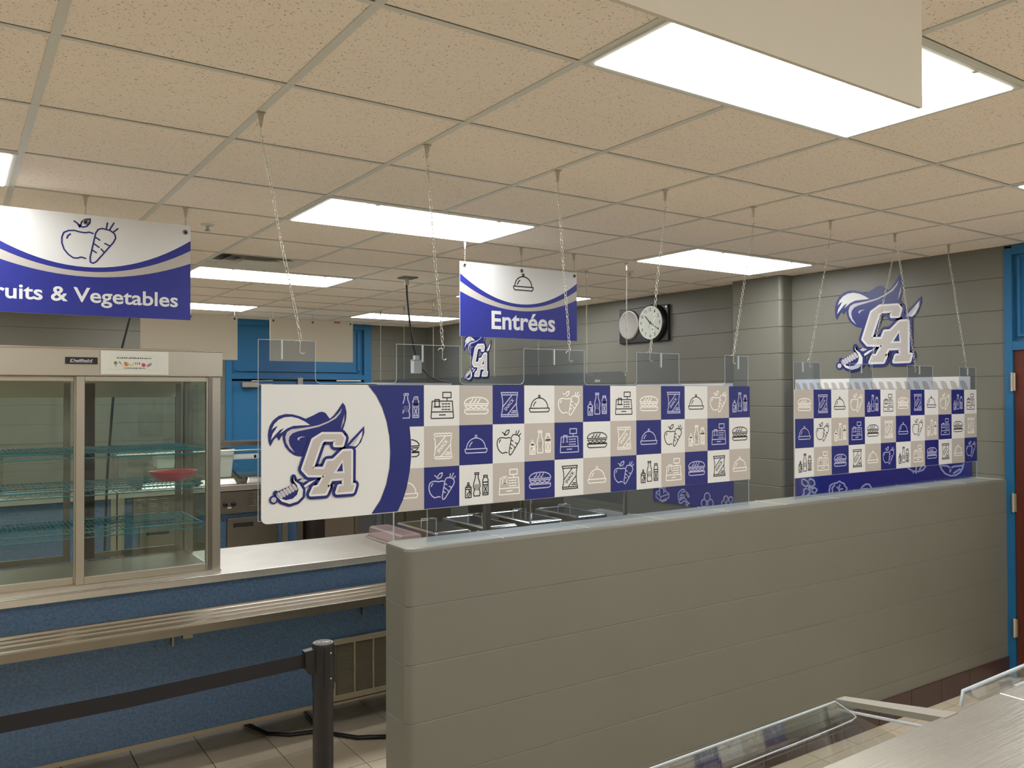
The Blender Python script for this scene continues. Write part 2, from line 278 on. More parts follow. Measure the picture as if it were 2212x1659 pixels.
BOARD2=[[(5.5848,-0.9117),(5.5884,-0.9610),(5.5264,-0.9941),(5.4231,-0.9534),(5.4196,-0.9164),(5.4610,-0.8952)],
[(5.5848,-0.9164),(5.5261,-0.9547),(5.5264,-0.9918)],
[(5.5261,-0.9547),(5.4228,-0.9190)],
[(5.5357,-0.9325),(5.5419,-0.8821),(5.5321,-0.8742),(5.4996,-0.8712),(5.4899,-0.8772),(5.4869,-0.9161)],
[(5.5255,-0.8620),(5.4833,-0.8535),(5.4704,-0.8616),(5.4707,-0.9007)],
[(5.5848,-0.9117),(5.5453,-0.9010)],
[(5.5102,-0.9994),(5.4520,-0.9771)],
[(5.3037,-0.9502),(5.3065,-0.9144),(5.2908,-0.8857),(5.2598,-0.8602),(5.2262,-0.8593),(5.2141,-0.8716),(5.2600,-0.8850)],
[(5.2141,-0.8716),(5.1809,-0.8974),(5.1720,-0.9144),(5.1842,-0.9245),(5.1991,-0.9037)],
[(5.2849,-0.9257),(5.2663,-0.9013)],
[(5.2664,-0.9194),(5.2479,-0.9063),(5.2297,-0.9247)],
[(5.2915,-0.9851),(5.2976,-0.9632),(5.2789,-0.9387),(5.2419,-0.9304),(5.2116,-0.9452),(5.1996,-0.9618),(5.1695,-0.9787),(5.1876,-0.9829),(5.1999,-1.0021),(5.2089,-0.9897),(5.2057,-0.9669),(5.2361,-0.9612),(5.2607,-0.9818),(5.2854,-0.9890),(5.2915,-0.9851)],
[(5.2790,-0.9612),(5.2666,-0.9464),(5.2481,-0.9423)],
[(5.2100,-0.9025),(5.2107,-0.9061),(5.2126,-0.9092),(5.2154,-0.9115),(5.2186,-0.9125),(5.2219,-0.9121),(5.2246,-0.9104),(5.2265,-0.9076),(5.2271,-0.9042),(5.2264,-0.9007),(5.2245,-0.8975),(5.2218,-0.8953),(5.2185,-0.8943),(5.2152,-0.8946),(5.2125,-0.8963),(5.2107,-0.8991),(5.2100,-0.9025)],
[(4.9271,-0.8961),(4.9298,-0.9104),(4.9370,-0.9229),(4.9478,-0.9320),(4.9606,-0.9361),(4.9733,-0.9347),(4.9841,-0.9279),(4.9913,-0.9167),(4.9937,-0.9029),(4.9911,-0.8886),(4.9837,-0.8760),(4.9728,-0.8669),(4.9600,-0.8629),(4.9473,-0.8644),(4.9366,-0.8713),(4.9296,-0.8824),(4.9271,-0.8961)],
[(4.9682,-0.9525),(4.9705,-0.9654),(4.9771,-0.9767),(4.9869,-0.9849),(4.9984,-0.9887),(5.0100,-0.9875),(5.0197,-0.9814),(5.0262,-0.9714),(5.0284,-0.9590),(5.0260,-0.9461),(5.0194,-0.9347),(5.0095,-0.9265),(4.9979,-0.9228),(4.9865,-0.9241),(4.9768,-0.9302),(4.9704,-0.9402),(4.9682,-0.9525)],
[(4.8924,-0.9465),(4.8948,-0.9600),(4.9017,-0.9719),(4.9118,-0.9805),(4.9238,-0.9845),(4.9358,-0.9832),(4.9459,-0.9768),(4.9527,-0.9663),(4.9550,-0.9533),(4.9525,-0.9398),(4.9456,-0.9278),(4.9353,-0.9192),(4.9233,-0.9153),(4.9114,-0.9167),(4.9013,-0.9231),(4.8946,-0.9336),(4.8924,-0.9465)],
[(4.7285,-0.8908),(4.7303,-0.9008),(4.7354,-0.9097),(4.7428,-0.9161),(4.7516,-0.9190),(4.7604,-0.9180),(4.7678,-0.9131),(4.7728,-0.9052),(4.7745,-0.8955),(4.7726,-0.8854),(4.7676,-0.8765),(4.7600,-0.8701),(4.7512,-0.8673),(4.7425,-0.8683),(4.7351,-0.8732),(4.7302,-0.8811),(4.7285,-0.8908)],
[(4.6772,-0.8918),(4.6789,-0.9013),(4.6836,-0.9097),(4.6907,-0.9157),(4.6989,-0.9185),(4.7072,-0.9175),(4.7142,-0.9129),(4.7188,-0.9055),(4.7204,-0.8963),(4.7187,-0.8867),(4.7139,-0.8783),(4.7069,-0.8722),(4.6986,-0.8695),(4.6903,-0.8705),(4.6834,-0.8751),(4.6788,-0.8826),(4.6772,-0.8918)],
[(4.7572,-0.9319),(4.7588,-0.9411),(4.7634,-0.9492),(4.7702,-0.9550),(4.7782,-0.9577),(4.7862,-0.9568),(4.7930,-0.9524),(4.7975,-0.9453),(4.7990,-0.9365),(4.7973,-0.9273),(4.7927,-0.9192),(4.7859,-0.9133),(4.7779,-0.9107),(4.7699,-0.9117),(4.7632,-0.9160),(4.7587,-0.9231),(4.7572,-0.9319)],
[(4.7055,-0.9306),(4.7072,-0.9397),(4.7117,-0.9477),(4.7184,-0.9535),(4.7263,-0.9562),(4.7342,-0.9553),(4.7409,-0.9509),(4.7453,-0.9438),(4.7468,-0.9351),(4.7452,-0.9259),(4.7406,-0.9179),(4.7339,-0.9121),(4.7259,-0.9095),(4.7181,-0.9104),(4.7114,-0.9148),(4.7070,-0.9218),(4.7055,-0.9306)]]
BOARD1=[[(3.9985,-0.6676),(3.9948,-0.7011),(3.9634,-0.7185),(3.9397,-0.7029),(3.9435,-0.6797),(3.9747,-0.6622),(3.9985,-0.6676)],
[(3.9395,-0.6693),(3.9358,-0.7026),(3.9048,-0.7165),(3.8815,-0.6910),(3.8890,-0.6650),(3.9198,-0.6542),(3.9395,-0.6693)],
[(3.9437,-0.7100),(3.9244,-0.7351),(3.9049,-0.7265)],
[(3.9204,-0.7146),(3.9244,-0.7351)],
[(3.9089,-0.7336),(3.8817,-0.7177),(3.8626,-0.7326),(3.8821,-0.7611),(3.9052,-0.7533),(3.9089,-0.7336)],
[(3.9517,-0.7309),(3.9793,-0.7402),(3.9796,-0.7740),(3.9996,-0.7963),(3.9522,-0.7848),(3.9246,-0.7619),(3.9268,-0.7420),(3.9517,-0.7309)],
[(3.7310,-0.7430),(3.7309,-0.7234),(3.7344,-0.7074),(3.7158,-0.6894),(3.7120,-0.6695),(3.6899,-0.6643),(3.6716,-0.6510),(3.6535,-0.6611),(3.6319,-0.6657),(3.6284,-0.6815),(3.6106,-0.6959),(3.6180,-0.7191)],
[(3.7533,-0.7452),(3.7606,-0.7262),(3.7530,-0.7124),(3.7529,-0.6927),(3.7268,-0.6741)],
[(3.6723,-0.7308),(3.6793,-0.7056),(3.6682,-0.6786)],
[(3.6757,-0.7117),(3.6467,-0.7057)],
[(3.6939,-0.6972),(3.6794,-0.7088)],
[(3.5049,-0.7052),(3.4873,-0.6750),(3.4596,-0.6536),(3.4322,-0.6543),(3.4121,-0.6838)],
[(3.4805,-0.6902),(3.4393,-0.6864)],
[(3.1434,-0.5173),(3.1123,-0.5330),(3.0752,-0.5361),(3.0384,-0.5215),(3.0200,-0.4965)],
[(3.0875,-0.5251),(3.0810,-0.4889)],
[(3.0628,-0.5203),(3.0442,-0.4922)],
[(3.1061,-0.5355),(3.1062,-0.5445)],
[(3.0876,-0.5371),(3.0876,-0.5460)],
[(2.9244,-0.4780),(2.9129,-0.5063),(2.8898,-0.5336),(2.8552,-0.5453),(2.8208,-0.5397),(2.7923,-0.5202),(2.7751,-0.4904),(2.7692,-0.4616)],
[(2.9127,-0.4830),(2.8720,-0.4830),(2.8519,-0.4960),(2.8550,-0.5193)],
[(2.8519,-0.4960),(2.8317,-0.4831),(2.7750,-0.4733)],
[(2.8321,-0.5262),(2.7921,-0.4974)]]
# ---------------- room shell ----------------
ZF, ZC = -1.76, .9153           # floor and ceiling, measured from the lens
XR, YB, XL_, YN = 5.44, 10.08, -3.0, -3.4
GX, GY, CX, CY = .217, 1.766, .6085, .612      # ceiling grid origin and pitch
T1 = .3025                       # floor tile pitch
# floor: slab, then single tiles where the photo shows them, the rest joined
floor = struct('floor', MB().box(XL_, XR+.2, YN, YB+.2, ZF-.06, ZF-.004, 'grout'))
tl = MB(); g_ = .0022
tl.box(-T1/2+g_, T1/2-g_, -T1/2+g_, T1/2-g_, -.004, 0, 'floor'); tme = rawmesh(tl, 'floor_tile'); rest = MB()
i0 = math.floor((XL_-.742)/T1); i1 = math.ceil((XR-.742)/T1); j0 = math.floor((YN-3.965)/T1); j1 = math.ceil((YB-3.965)/T1)
for i in range(i0, i1):
    for j in range(j0, j1):
        x, y = .742+(i+.5)*T1, 3.965+(j+.5)*T1
        near = (.2 < x < 2.2 and 3.2 < y < 5.0) or (2.9 < x < XR+.1 and 1.9 < y < 2.75)
        if near: inst('floor_tile', tme, floor, (x, y, ZF))
        else: rest.box(x-T1/2+g_, x+T1/2-g_, y-T1/2+g_, y+T1/2-g_, ZF-.004, ZF, 'floor')
part('floor_tiles', rest, floor, kind='stuff')
# ceiling: slab above, panels and runners
ceil = struct('ceiling', MB().box(XL_, XR+.2, YN, YB+.2, ZC+.12, ZC+.18, 'sheet_back'))
LX, LY = [-2, 2, 6], [-5, -1, 3, 7, 11]
lamps = [(a, b) for a in LX for b in LY]
cells = {(a, b) for a, b in lamps} | {(a+1, b) for a, b in lamps}
cells.add((2, 6))
tp = MB(); tp.box(-CX/2+.011, CX/2-.011, -CY/2+.011, CY/2-.011, .002, .014, 'tile'); tpm = rawmesh(tp, 'ceiling_panel')
far = MB()
for i in range(-6, 9):
    for j in range(-9, 14):
        if (i, j) in cells: continue
        x, y = GX+(i+.5)*CX, GY+(j+.5)*CY
        if i >= -2 and j >= -4 and x-CX/2 < XR:
            inst('ceiling_panel', tpm, ceil, (x, y, ZC))
        else: far.box(x-CX/2+.011, x+CX/2-.011, y-CY/2+.011, y+CY/2-.011, ZC+.002, ZC+.014, 'tile')
part('ceiling_panels', far, ceil, kind='stuff')
for i in range(-5, 9):
    x = GX+i*CX; part('grid_runner', MB().box(x-.012, x+.012, YN, YB, ZC-.001, ZC+.001, 'grid').box(x-.002, x+.002, YN, YB, ZC+.001, ZC+.03, 'grid'), ceil)
for j in range(-8, 14):
    y = GY+j*CY; part('grid_runner', MB().box(XL_, XR, y-.0085, y+.0085, ZC-.0014, ZC+.0006, 'grid').box(XL_, XR, y-.002, y+.002, ZC+.001, ZC+.028, 'grid'), ceil)
# painted block walls
BL, BH = .4064, .2068
def block_mesh(name, L, H, T, m='paint', c=.0035):
    # local: x along the wall, y = depth (0 front .. T), z up ; front bed edges chamfered
    mb = MB(); mb.prism([(0, c), (c, 0), (c, H-0), (c, H)][:0] or [(c, 0), (T, 0), (T, H), (c, H), (0, H-c), (0, c)], 0, 0, L, m)
    return rawmesh(mb, name)
def wall_blocks(parent, along, a0, a1, fix, face, z0, z1, T=.1):
    """along 'x' or 'y'; face = sign of the facing normal; blocks laid in running bond"""
    full = block_mesh('block', BL, BH, T); cache = {BL: full}
    nz = math.ceil((z1-z0)/BH-1e-6)
    for k in range(nz):
        z = z0+k*BH; h = min(BH, z1-z)
        s = a0-(BL/2 if k % 2 else 0)
        while s < a1-1e-4:
            b0, b1 = max(s, a0), min(s+BL, a1); L = round(b1-b0, 4)
            if L > .01:
                key = (L, round(h, 4))
                if key not in cache: cache[key] = block_mesh('block', L, h, T)
                if along == 'y' and face < 0:      # wall at x = fix, seen from smaller x ; local x -> -Y, local y -> +X
                    q = Matrix(((0, 1, 0), (-1, 0, 0), (0, 0, 1))).to_quaternion(); inst('block', cache[key], parent, (fix, b1, z), q)
                elif along == 'x' and face < 0:    # wall at y = fix, seen from smaller y
                    inst('block', cache[key], parent, (b0, fix, z))
            s += BL
wr = struct('wall_right', MB().box(XR+.1, XR+.2, YN, YB+.2, ZF, ZC+.05, 'paint'))
wall_blocks(wr, 'y', 2.512, YB, XR, -1, ZF, ZC+.02)
wb = struct('wall_back', MB().box(XL_, XR+.2, YB+.1, YB+.2, ZF, ZC+.05, 'paint'))
wall_blocks(wb, 'x', .25, 2.72, YB, -1, ZF, ZC+.02)
wall_blocks(wb, 'x', 4.60, XR, YB, -1, ZF, ZC+.02)
part('block_backing', MB().box(XL_, .25, YB, YB+.1, ZF, ZC, 'paint'), wb)
struct('wall_left', MB().box(XL_-.1, XL_, YN, YB+.2, ZF, ZC+.05, 'paint_pale'))
struct('wall_near', MB().box(XL_, XR+.2, YN-.1, YN, ZF, ZC+.05, 'paint_pale'))
part('block_backing', MB().box(XR, XR+.1, YN, 1.4, ZF, ZC, 'paint_pale'), wr)
# pilaster on the right wall, with rounded corner blocks
wp = struct('wall_pilaster'); PX, PY0, PY1, RC = 5.31, 4.085, 4.585, .035
def pil_poly(c):
    x0 = PX+c; p = [(XR, PY0+c)]
    p += [(x0+RC-RC*math.sin(a), PY0+c+RC-RC*math.cos(a)) for a in [i*math.pi/12 for i in range(7)]]
    p += [(x0+RC-RC*math.cos(a), PY1-c-RC+RC*math.sin(a)) for a in [i*math.pi/12 for i in range(7)]]+[(XR, PY1-c)]
    return p
for k in range(13):
    z = ZF+k*BH; h = min(BH, ZC+.01-z); mb = MB(); n = len(pil_poly(0)); lv = [(z, .004), (z+.005, 0), (z+h-.005, 0), (z+h, .004)]
    vv = [(x, y, zz) for zz, c in lv for x, y in pil_poly(c)]
    mb.add(vv, [(r*n+i, r*n+(i+1) % n, (r+1)*n+(i+1) % n, (r+1)*n+i) for r in range(3) for i in range(n-1)], 'paint', False)
    part('block', mb, wp)
# low partition wall: skewed very slightly, running away to the right wall
wl = struct('wall_middle'); A0 = (1.311, 2.573); A1 = (XR, 2.508); ang = math.atan2(A1[1]-A0[1], A1[0]-A0[0]); LW = math.hypot(A1[0]-A0[0], A1[1]-A0[1])
TOPZ = -.5386; TH = .197; NC = 6
cs, sn = math.cos(ang), math.sin(ang)
def wp_(a, b, z): return (A0[0]+a*cs-b*sn, A0[1]+a*sn+b*cs, z)
def lw_block(a0, a1, z0, z1, top, end):
    mb = MB(); c = .002; R_ = .032 if end else 0
    def ring(ins, z):
        x0, x1, y0, y1 = a0, a1, ins, TH-ins
        if end:
            x0 = a0+ins
            p = [(x0+R_-R_*math.sin(t), y0+R_-R_*math.cos(t)) for t in [i*math.pi/14 for i in range(8)]]
            p += [(x0+R_-R_*math.cos(t), y1-R_+R_*math.sin(t)) for t in [i*math.pi/14 for i in range(8)]]
            p = [(x1, y0)]+p+[(x1, y1)]
        else: p = [(x1, y0), (x0, y0), (x0, y1), (x1, y1)]
        return [wp_(x, y, z) for x, y in p]
    lv = [(c, z0), (0, z0+c)]+([(0, z1-.012), (.0035, z1-.0035), (.012, z1)] if top else [(0, z1-c), (c, z1)])
    R = [ring(i, z) for i, z in lv]; n = len(R[0]); vv = [p for r in R for p in r]
    mb.add(vv, [(r*n+i, r*n+(i+1) % n, (r+1)*n+(i+1) % n, (r+1)*n+i) for r in range(len(R)-1) for i in range(n)], 'paint')
    mb.add(R[-1], [tuple(range(n))], 'paint_lit_top' if top else 'paint'); return mb
for k in range(NC):
    z1 = TOPZ-k*.2038; z0 = z1-.2038; s = -.006 if k % 2 == 0 else -.006-BL/2; first = True
    while s < LW:
        a0, a1 = max(s, 0), min(s+BL, LW)
        if a1-a0 > .02:
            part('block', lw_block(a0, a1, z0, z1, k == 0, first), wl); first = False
            if k == 0 and a0 > 0:
                bd = MB(); v_ = [wp_(a0+dx, y_, TOPZ+dz) for dx in (-.0025, .0025) for y_ in (.004, TH-.004) for dz in (-.001, .0012)]
                part('joint_bead', bd.add(v_, [(0, 1, 3, 2), (4, 6, 7, 5), (0, 4, 5, 1), (2, 3, 7, 6), (0, 2, 6, 4), (1, 5, 7, 3)], 'sheet_back'), wl)
        s += BL
tb = struct('baseboard_middle', None); bt = MB()
bt.add([wp_(a, b, z) for a in (0, LW) for b in (-.004, .03) for z in (ZF, ZF+.1)], [(0, 1, 3, 2), (4, 6, 7, 5), (0, 4, 5, 1), (2, 3, 7, 6), (0, 2, 6, 4), (1, 5, 7, 3)], 'grout_light')
part('grout_bed', bt, tb)
a = .02
bx = [x for x in [.0]+[4.0599-1.311+.3006*k for k in range(-9, 5)] if x >= 0]+[LW-.001]
for i in range(len(bx)-1):
    p0, p1 = bx[i]+.002, bx[i+1]-.002
    if p1-p0 < .02: continue
    mb = MB(); mb.add([wp_(aa, b_, z) for aa in (p0, p1) for b_ in (-.009, .02) for z in (ZF+.001, ZF+.127)], [(0, 1, 3, 2), (4, 6, 7, 5), (0, 4, 5, 1), (2, 3, 7, 6), (0, 2, 6, 4), (1, 5, 7, 3)], 'base')
    part('base_tile', mb, tb, bevel=.002)
# door in the right wall (blue frame, red-brown leaf)
d1 = struct('door_1', MB().box(XR-.012, XR+.1, 2.466, 2.512, ZF, ZC-.02, 'blue_paint').box(XR-.012, XR+.1, 1.40, 1.445, ZF, ZC-.02, 'blue_paint').box(XR-.010, XR+.098, 1.445, 2.466, .262, .315, 'blue_paint').box(XR-.010, XR+.098, 1.445, 2.466, ZC-.06, ZC-.001, 'blue_paint'))
part('transom_panel', MB().box(XR+.02, XR+.05, 1.445, 2.466, .315, ZC-.06, 'blue_paint').box(XR, XR+.02, 2.425, 2.44, .36, ZC-.08, 'blue_paint').box(XR, XR+.02, 1.47, 2.44, .345, .36, 'blue_paint'), d1)
part('door_leaf', MB().box(XR+.005, XR+.045, 1.448, 2.462, ZF+.01, .259, 'brown_door'), d1)
for z in (.066, -.68, -1.45):
    part('hinge', MB().tube([(XR-.018, 2.468, z-.058), (XR-.018, 2.468, z-.02), (XR-.018, 2.468, z+.02), (XR-.018, 2.468, z+.058)], .009, 'zinc').box(XR-.015, XR-.01, 2.448, 2.466, z-.055, z+.055, 'zinc'), d1)
part('handle', MB().tube([(XR, 1.52, -.75), (XR-.05, 1.52, -.75), (XR-.05, 1.62, -.75)], .009, 'steel'), d1)
# blue double door in the back wall
DB = YB-.01
d2 = struct('door_2', MB().box(2.72, 2.79, DB-.02, YB+.1, ZF, ZC-.01, 'blue_paint').box(4.50, 4.60, DB-.02, YB+.1, ZF, ZC-.01, 'blue_paint').box(2.79, 4.5, DB-.018, YB+.098, .19, .25, 'blue_paint').box(2.79, 4.5, DB-.018, YB+.098, ZC-.07, ZC-.001, 'blue_paint'))
part('transom_panel', MB().box(2.79, 4.50, YB+.03, YB+.06, .25, ZC-.07, 'blue_paint').box(4.42, 4.445, YB, YB+.03, .29, ZC-.1, 'blue_paint').box(2.85, 4.445, YB, YB+.03, .285, .305, 'blue_paint'), d2)
for a, b_ in ((2.795, 3.63), (3.67, 4.495)):
    part('door_leaf', MB().box(a, b_, YB+.005, YB+.045, ZF+.01, .165, 'blue_paint'), d2)
part('mullion', MB().box(3.63, 3.67, DB, YB+.06, ZF, .19, 'blue_paint'), d2)
part('door_gap_shadow', MB().box(2.79, 4.5, YB+.046, YB+.05, ZF, .19, 'dark'), d2)
part('door_closer', MB().box(2.90, 3.10, DB-.07, DB, .09, .15, 'alu').box(3.10, 3.27, DB-.06, DB-.04, .115, .135, 'alu').tube([(3.0, DB-.05, .15), (3.01, DB-.09, .165), (3.28, DB-.03, .172)], .009, 'alu'), d2)
part('door_closer', MB().box(4.17, 4.42, DB-.07, DB, .06, .13, 'alu').tube([(4.10, DB-.05, .175), (4.42, DB-.09, .175)], .011, 'alu'), d2)
part('latch', MB().box(3.60, 3.665, DB-.03, DB, .04, .21, 'alu').tube([(3.635, DB-.04, .09), (3.635, DB-.03, .09)], .018, 'chrome', 12), d2)
# ---------------- ceiling lights ----------------
lname = {(2, -1): 'large lit ceiling light nearest the camera, half hidden by the blank sign', (2, 3): 'lit ceiling light between the steel case and the small dish sign',
 (6, 3): 'lit ceiling light near the pilaster, behind the chains', (2, 7): 'lit ceiling light just beyond the ceiling air vent', (6, 7): 'lit ceiling light mostly hidden behind the right edge of the dish sign',
 (2, 11): 'far lit ceiling light above the left blank sign', (6, 11): 'far lit ceiling light left of the dish sign, above the hanging cord box', (-2, 3): 'lit ceiling light cut by the left edge of the photo, above the fruit sign',
 (6, -1): 'lit ceiling light cut by the right edge of the photo', (-2, -1): 'lit ceiling light left of the camera', (-2, 7): 'lit ceiling light hidden behind the fruit sign', (-2, 11): 'lit ceiling light at the far left corner',
 (-2, -5): 'lit ceiling light behind the camera on the left', (2, -5): 'lit ceiling light behind the camera', (6, -5): 'lit ceiling light behind the camera on the right'}
for (i, j) in lamps:
    x0, x1, y0, y1 = GX+i*CX, GX+(i+2)*CX, GY+j*CY, GY+(j+1)*CY
    t = thing('ceiling_light', lname[(i, j)], 'light', ((x0+x1)/2, (y0+y1)/2, ZC-.004), 'ceiling light panels')
    w = .03; f = MB()
    for bx_ in ((x0+.01, x1-.01, y0+.01, y0+w), (x0+.01, x1-.01, y1-w, y1-.01), (x0+.01, x0+w, y0+w, y1-w), (x1-w, x1-.01, y0+w, y1-w)):
        f.box(bx_[0], bx_[1], bx_[2], bx_[3], ZC-.006, ZC+.01, 'grid')
    f.box(x0+.01, x1-.01, y0+.01, y1-.01, ZC+.03, ZC+.06, 'grid'); part('frame', f, t)
    part('diffuser', MB().box(x0+w, x1-w, y0+w, y1-w, ZC-.009, ZC+.004, 'lamp'), t)
    for xl in (x0+.25, x1-.27): part('latch', MB().box(xl, xl+.02, y0+.02, y0+.036, ZC-.009, ZC-.003, 'grid'), t)
# ---------------- printed artwork ----------------
def arc(cx, cy, rx, ry, a0, a1, n=14): return [(cx+rx*math.cos(math.radians(a0+(a1-a0)*i/n)), cy+ry*math.sin(math.radians(a0+(a1-a0)*i/n))) for i in range(n+1)]
def rect(x0, y0, x1, y1): return [(x0, y0), (x1, y0), (x1, y1), (x0, y1)]
ICON = {}
ICON['register'] = [(1, [(.218, .395), (.795, .395), (.83, .81), (.815, .825), (.195, .825), (.183, .81)]), (0, [(.2, .665), (.815, .665)]), (0, [(.42, .74), (.59, .74)]), (1, rect(.52, .175, .76, .31)), (0, [(.64, .31), (.64, .395)]),
    (1, rect(.295, .356, .42, .535)), (0, [(.265, .54), (.45, .54)])]+[(0, [(x, y), (x+.05, y)]) for y in (.465, .535, .605) for x in (.50, .585, .67)]
ICON['burger'] = [(1, [(.14, .47), (.145, .42), (.2, .36), (.3, .32), (.42, .305), (.58, .305), (.7, .32), (.8, .36), (.855, .42), (.86, .47)]), (0, [(.15, .515), (.85, .515)]), (0, [(.17, .545), (.25, .60), (.33, .545), (.41, .60), (.49, .545), (.57, .60), (.65, .545), (.73, .60), (.82, .545)]), (0, [(.15, .61), (.85, .61)]),
    (1, [(.145, .63), (.855, .63), (.85, .69), (.79, .73), (.21, .73), (.15, .69)])]+[(0, [(x, .42), (x+.02, .435), (x+.05, .41), (x+.09, .34)]) for x in (.3, .41, .52)]
zz = [(.25+.0442*i, .175+(.02 if i % 2 else 0)) for i in range(13)]
ICON['snack'] = [(0, zz), (0, [(x+.01, 1-y-.0) for x, y in zz]), (0, [(.25, .18), (.27, .25), (.30, .38), (.305, .52), (.29, .66), (.26, .76), (.26, .82)]), (0, [(.78, .18), (.77, .25), (.745, .38), (.74, .52), (.755, .66), (.785, .76), (.79, .82)]),
    (0, [(.27, .245), (.77, .245)]), (0, [(.26, .765), (.785, .765)]), (0, [(.305, .56), (.60, .25)]), (0, [(.46, .76), (.745, .46)]), (0, [(.62, .665), (.72, .665)]), (0, [(.58, .71), (.73, .71)])]
ICON['dish'] = [(1, arc(.485, .285, .03, .03, 0, 330, 9)), (0, arc(.485, .6, .285, .27, 180, 360, 18)), (1, [(.155, .61), (.82, .61), (.815, .665), (.785, .71), (.19, .71), (.16, .665)]), (0, arc(.485, .6, .2, .2, 195, 235, 5))]
ICON['fruit'] = [(1, [(.37, .27), (.385, .205), (.43, .165), (.50, .15), (.495, .21), (.455, .265), (.40, .285)]), (0, [(.285, .205), (.33, .235), (.36, .29), (.35, .25), (.37, .27)]),
    (0, [(.54, .365), (.49, .35), (.43, .365), (.36, .36), (.29, .345), (.21, .355), (.15, .39), (.125, .46), (.125, .55), (.155, .64), (.21, .71), (.275, .755), (.33, .755), (.38, .735), (.44, .75)]),
    (1, [(.665, .275), (.61, .295), (.575, .355), (.5, .73), (.505, .80), (.54, .815), (.585, .785), (.82, .47), (.85, .40), (.835, .34), (.775, .295)]), (0, [(.72, .27), (.735, .185)]), (0, [(.765, .285), (.825, .175)]), (0, [(.815, .315), (.88, .255)]),
    (0, [(.575, .42), (.63, .455)]), (0, [(.555, .52), (.62, .565)]), (0, [(.535, .62), (.585, .65)]), (0, [(.7, .5), (.77, .53)]), (0, [(.65, .59), (.69, .635)]), (0, [(.19, .47), (.205, .43), (.235, .405)])]
ICON['drinks'] = [(1, rect(.165, .565, .335, .825)), (0, [(.165, .615), (.335, .615)]), (1, [(.19, .565), (.2, .525), (.30, .525), (.31, .565)]), (1, arc(.25, .475, .025, .03, 0, 330, 8)), (0, [(.215, .78), (.22, .73), (.28, .69), (.27, .63)]), (0, [(.25, .80), (.30, .74), (.305, .66)]),
    (1, rect(.445, .205, .565, .245)), (0, [(.465, .245), (.46, .34), (.415, .46), (.405, .55), (.43, .63), (.41, .73), (.42, .80), (.59, .80), (.605, .73), (.58, .63), (.605, .55), (.595, .46), (.55, .34), (.545, .245)]),
    (1, rect(.715, .285, .825, .33)), (0, [(.73, .33), (.69, .39), (.69, .46), (.85, .46), (.85, .39), (.81, .33)]), (1, rect(.69, .46, .85, .79)), (0, [(.69, .53), (.85, .53)]), (0, [(.735, .56), (.76, .64), (.735, .72)]), (0, [(.805, .56), (.78, .64), (.805, .72)]), (0, [(.69, .745), (.85, .745)])]+[(0, [(x, y), (x+.006, y)]) for x in (.455, .50, .545) for y in (.52, .56, .60, .64)]
def icon(mb, F, kind, x, y, s, m, lay, w=.028, x_min=None):
    """x, y = left and TOP of the square; y runs down in the icon"""
    for cl, p in ICON[kind]:
        q = [(x+a*s, y-b_*s) for a, b_ in p]
        if x_min is not None:
            if cl: q = q+[q[0]]
            fine = []
            for c0, c1 in zip(q, q[1:]):
                k = max(1, int(math.hypot(c1[0]-c0[0], c1[1]-c0[1])/.003)); fine += [(c0[0]+(c1[0]-c0[0])*i/k, c0[1]+(c1[1]-c0[1])*i/k) for i in range(k)]
            fine.append(q[-1]); run = []
            for c in fine+[None]:
                if c is not None and c[0] > x_min(c[1])+.001: run.append(c)
                else:
                    if len(run) > 1: mb.line(F, run, w*s, lay, m)
                    run = []
        else: mb.line(F, q, w*s, lay, m, closed=bool(cl))
    if kind == 'snack' and x_min is None:
        text(mb, F, 'SNACK', x+.405*s, y-.675*s, .40*s, .095*s, lay+2e-5, m, bold=.02, ang=math.radians(47))
def logo(mb, F, x, y, h, lay=.0003, step=.00012):
    for k, (kind, ink, w, cl, pts) in enumerate(LOGO):
        q = [(x+a*h, y+b_*h) for a, b_ in pts]; L = lay+k*step
        if kind == 'fill': mb.fill(F, q, L, ink)
        elif kind == 'dot': mb.disc(F, q[0], w*h/2*1.35, L, ink)
        else: mb.line(F, q, w*h, L, ink, closed=bool(cl))
# ---------------- hanging barrier with the two checkered boards ----------------
TS = .14763; SX0 = 1.4127; YS = 2.64
R1 = (['register', 'burger', 'snack', 'dish', 'fruit', 'drinks'], ['white', 'tan', 'navy'])
R2 = (['snack', 'dish', 'fruit', 'drinks', 'register', 'burger'], ['tan', 'navy', 'white'])
R3 = (['fruit', 'drinks', 'register', 'burger', 'snack', 'dish'], ['navy', 'white', 'tan'])
INK = {'white': 'ink', 'tan': 'offwhite', 'navy': 'lilac'}
def checker(t, x0, n, ztop, start):
    F = (Vector((0, YS-.003, 0)), XU, ZU, -YU)
    for r, (ic, co) in enumerate((R1, R2, R3)):
        for c in range(n):
            k = c+start; col = co[k % 3]; x = x0+c*TS; z = ztop-r*.149
            sq = part('checker_square', MB().box(x, x+TS, YS-.0035, YS-.002, z-.149, z, col), t)
            mb = MB(); icon(mb, (Vector((0, YS-.0035, 0)), XU, ZU, -YU), ic[k % 6], x+.002, z-.001, .146, INK[col], .0004); part('printed_icon', mb, sq)
ZT = .0329
t = thing('checkered_sign', 'long white, blue and taupe checkered sign with the big mascot logo at its left end', 'sign', ((.8255+SX0+12*TS)/2, YS, ZT-.447), 'checkered food signs')
RR = .02
mb = MB(); pb = [(.8255+.0, ZT), (SX0+12*TS, ZT), (SX0+12*TS, ZT-.447)]+[(.8255+RR-RR*math.sin(a), ZT-.447-.003+RR-RR*math.cos(a)) for a in [i*math.pi/10 for i in range(6)]]
mb.prism(pb, 1, YS-.002, YS+.003, 'white'); part('board', mb, t)
checker(t, SX0, 12, ZT, 0)
F = (Vector((0, YS-.0035, 0)), XU, ZU, -YU)
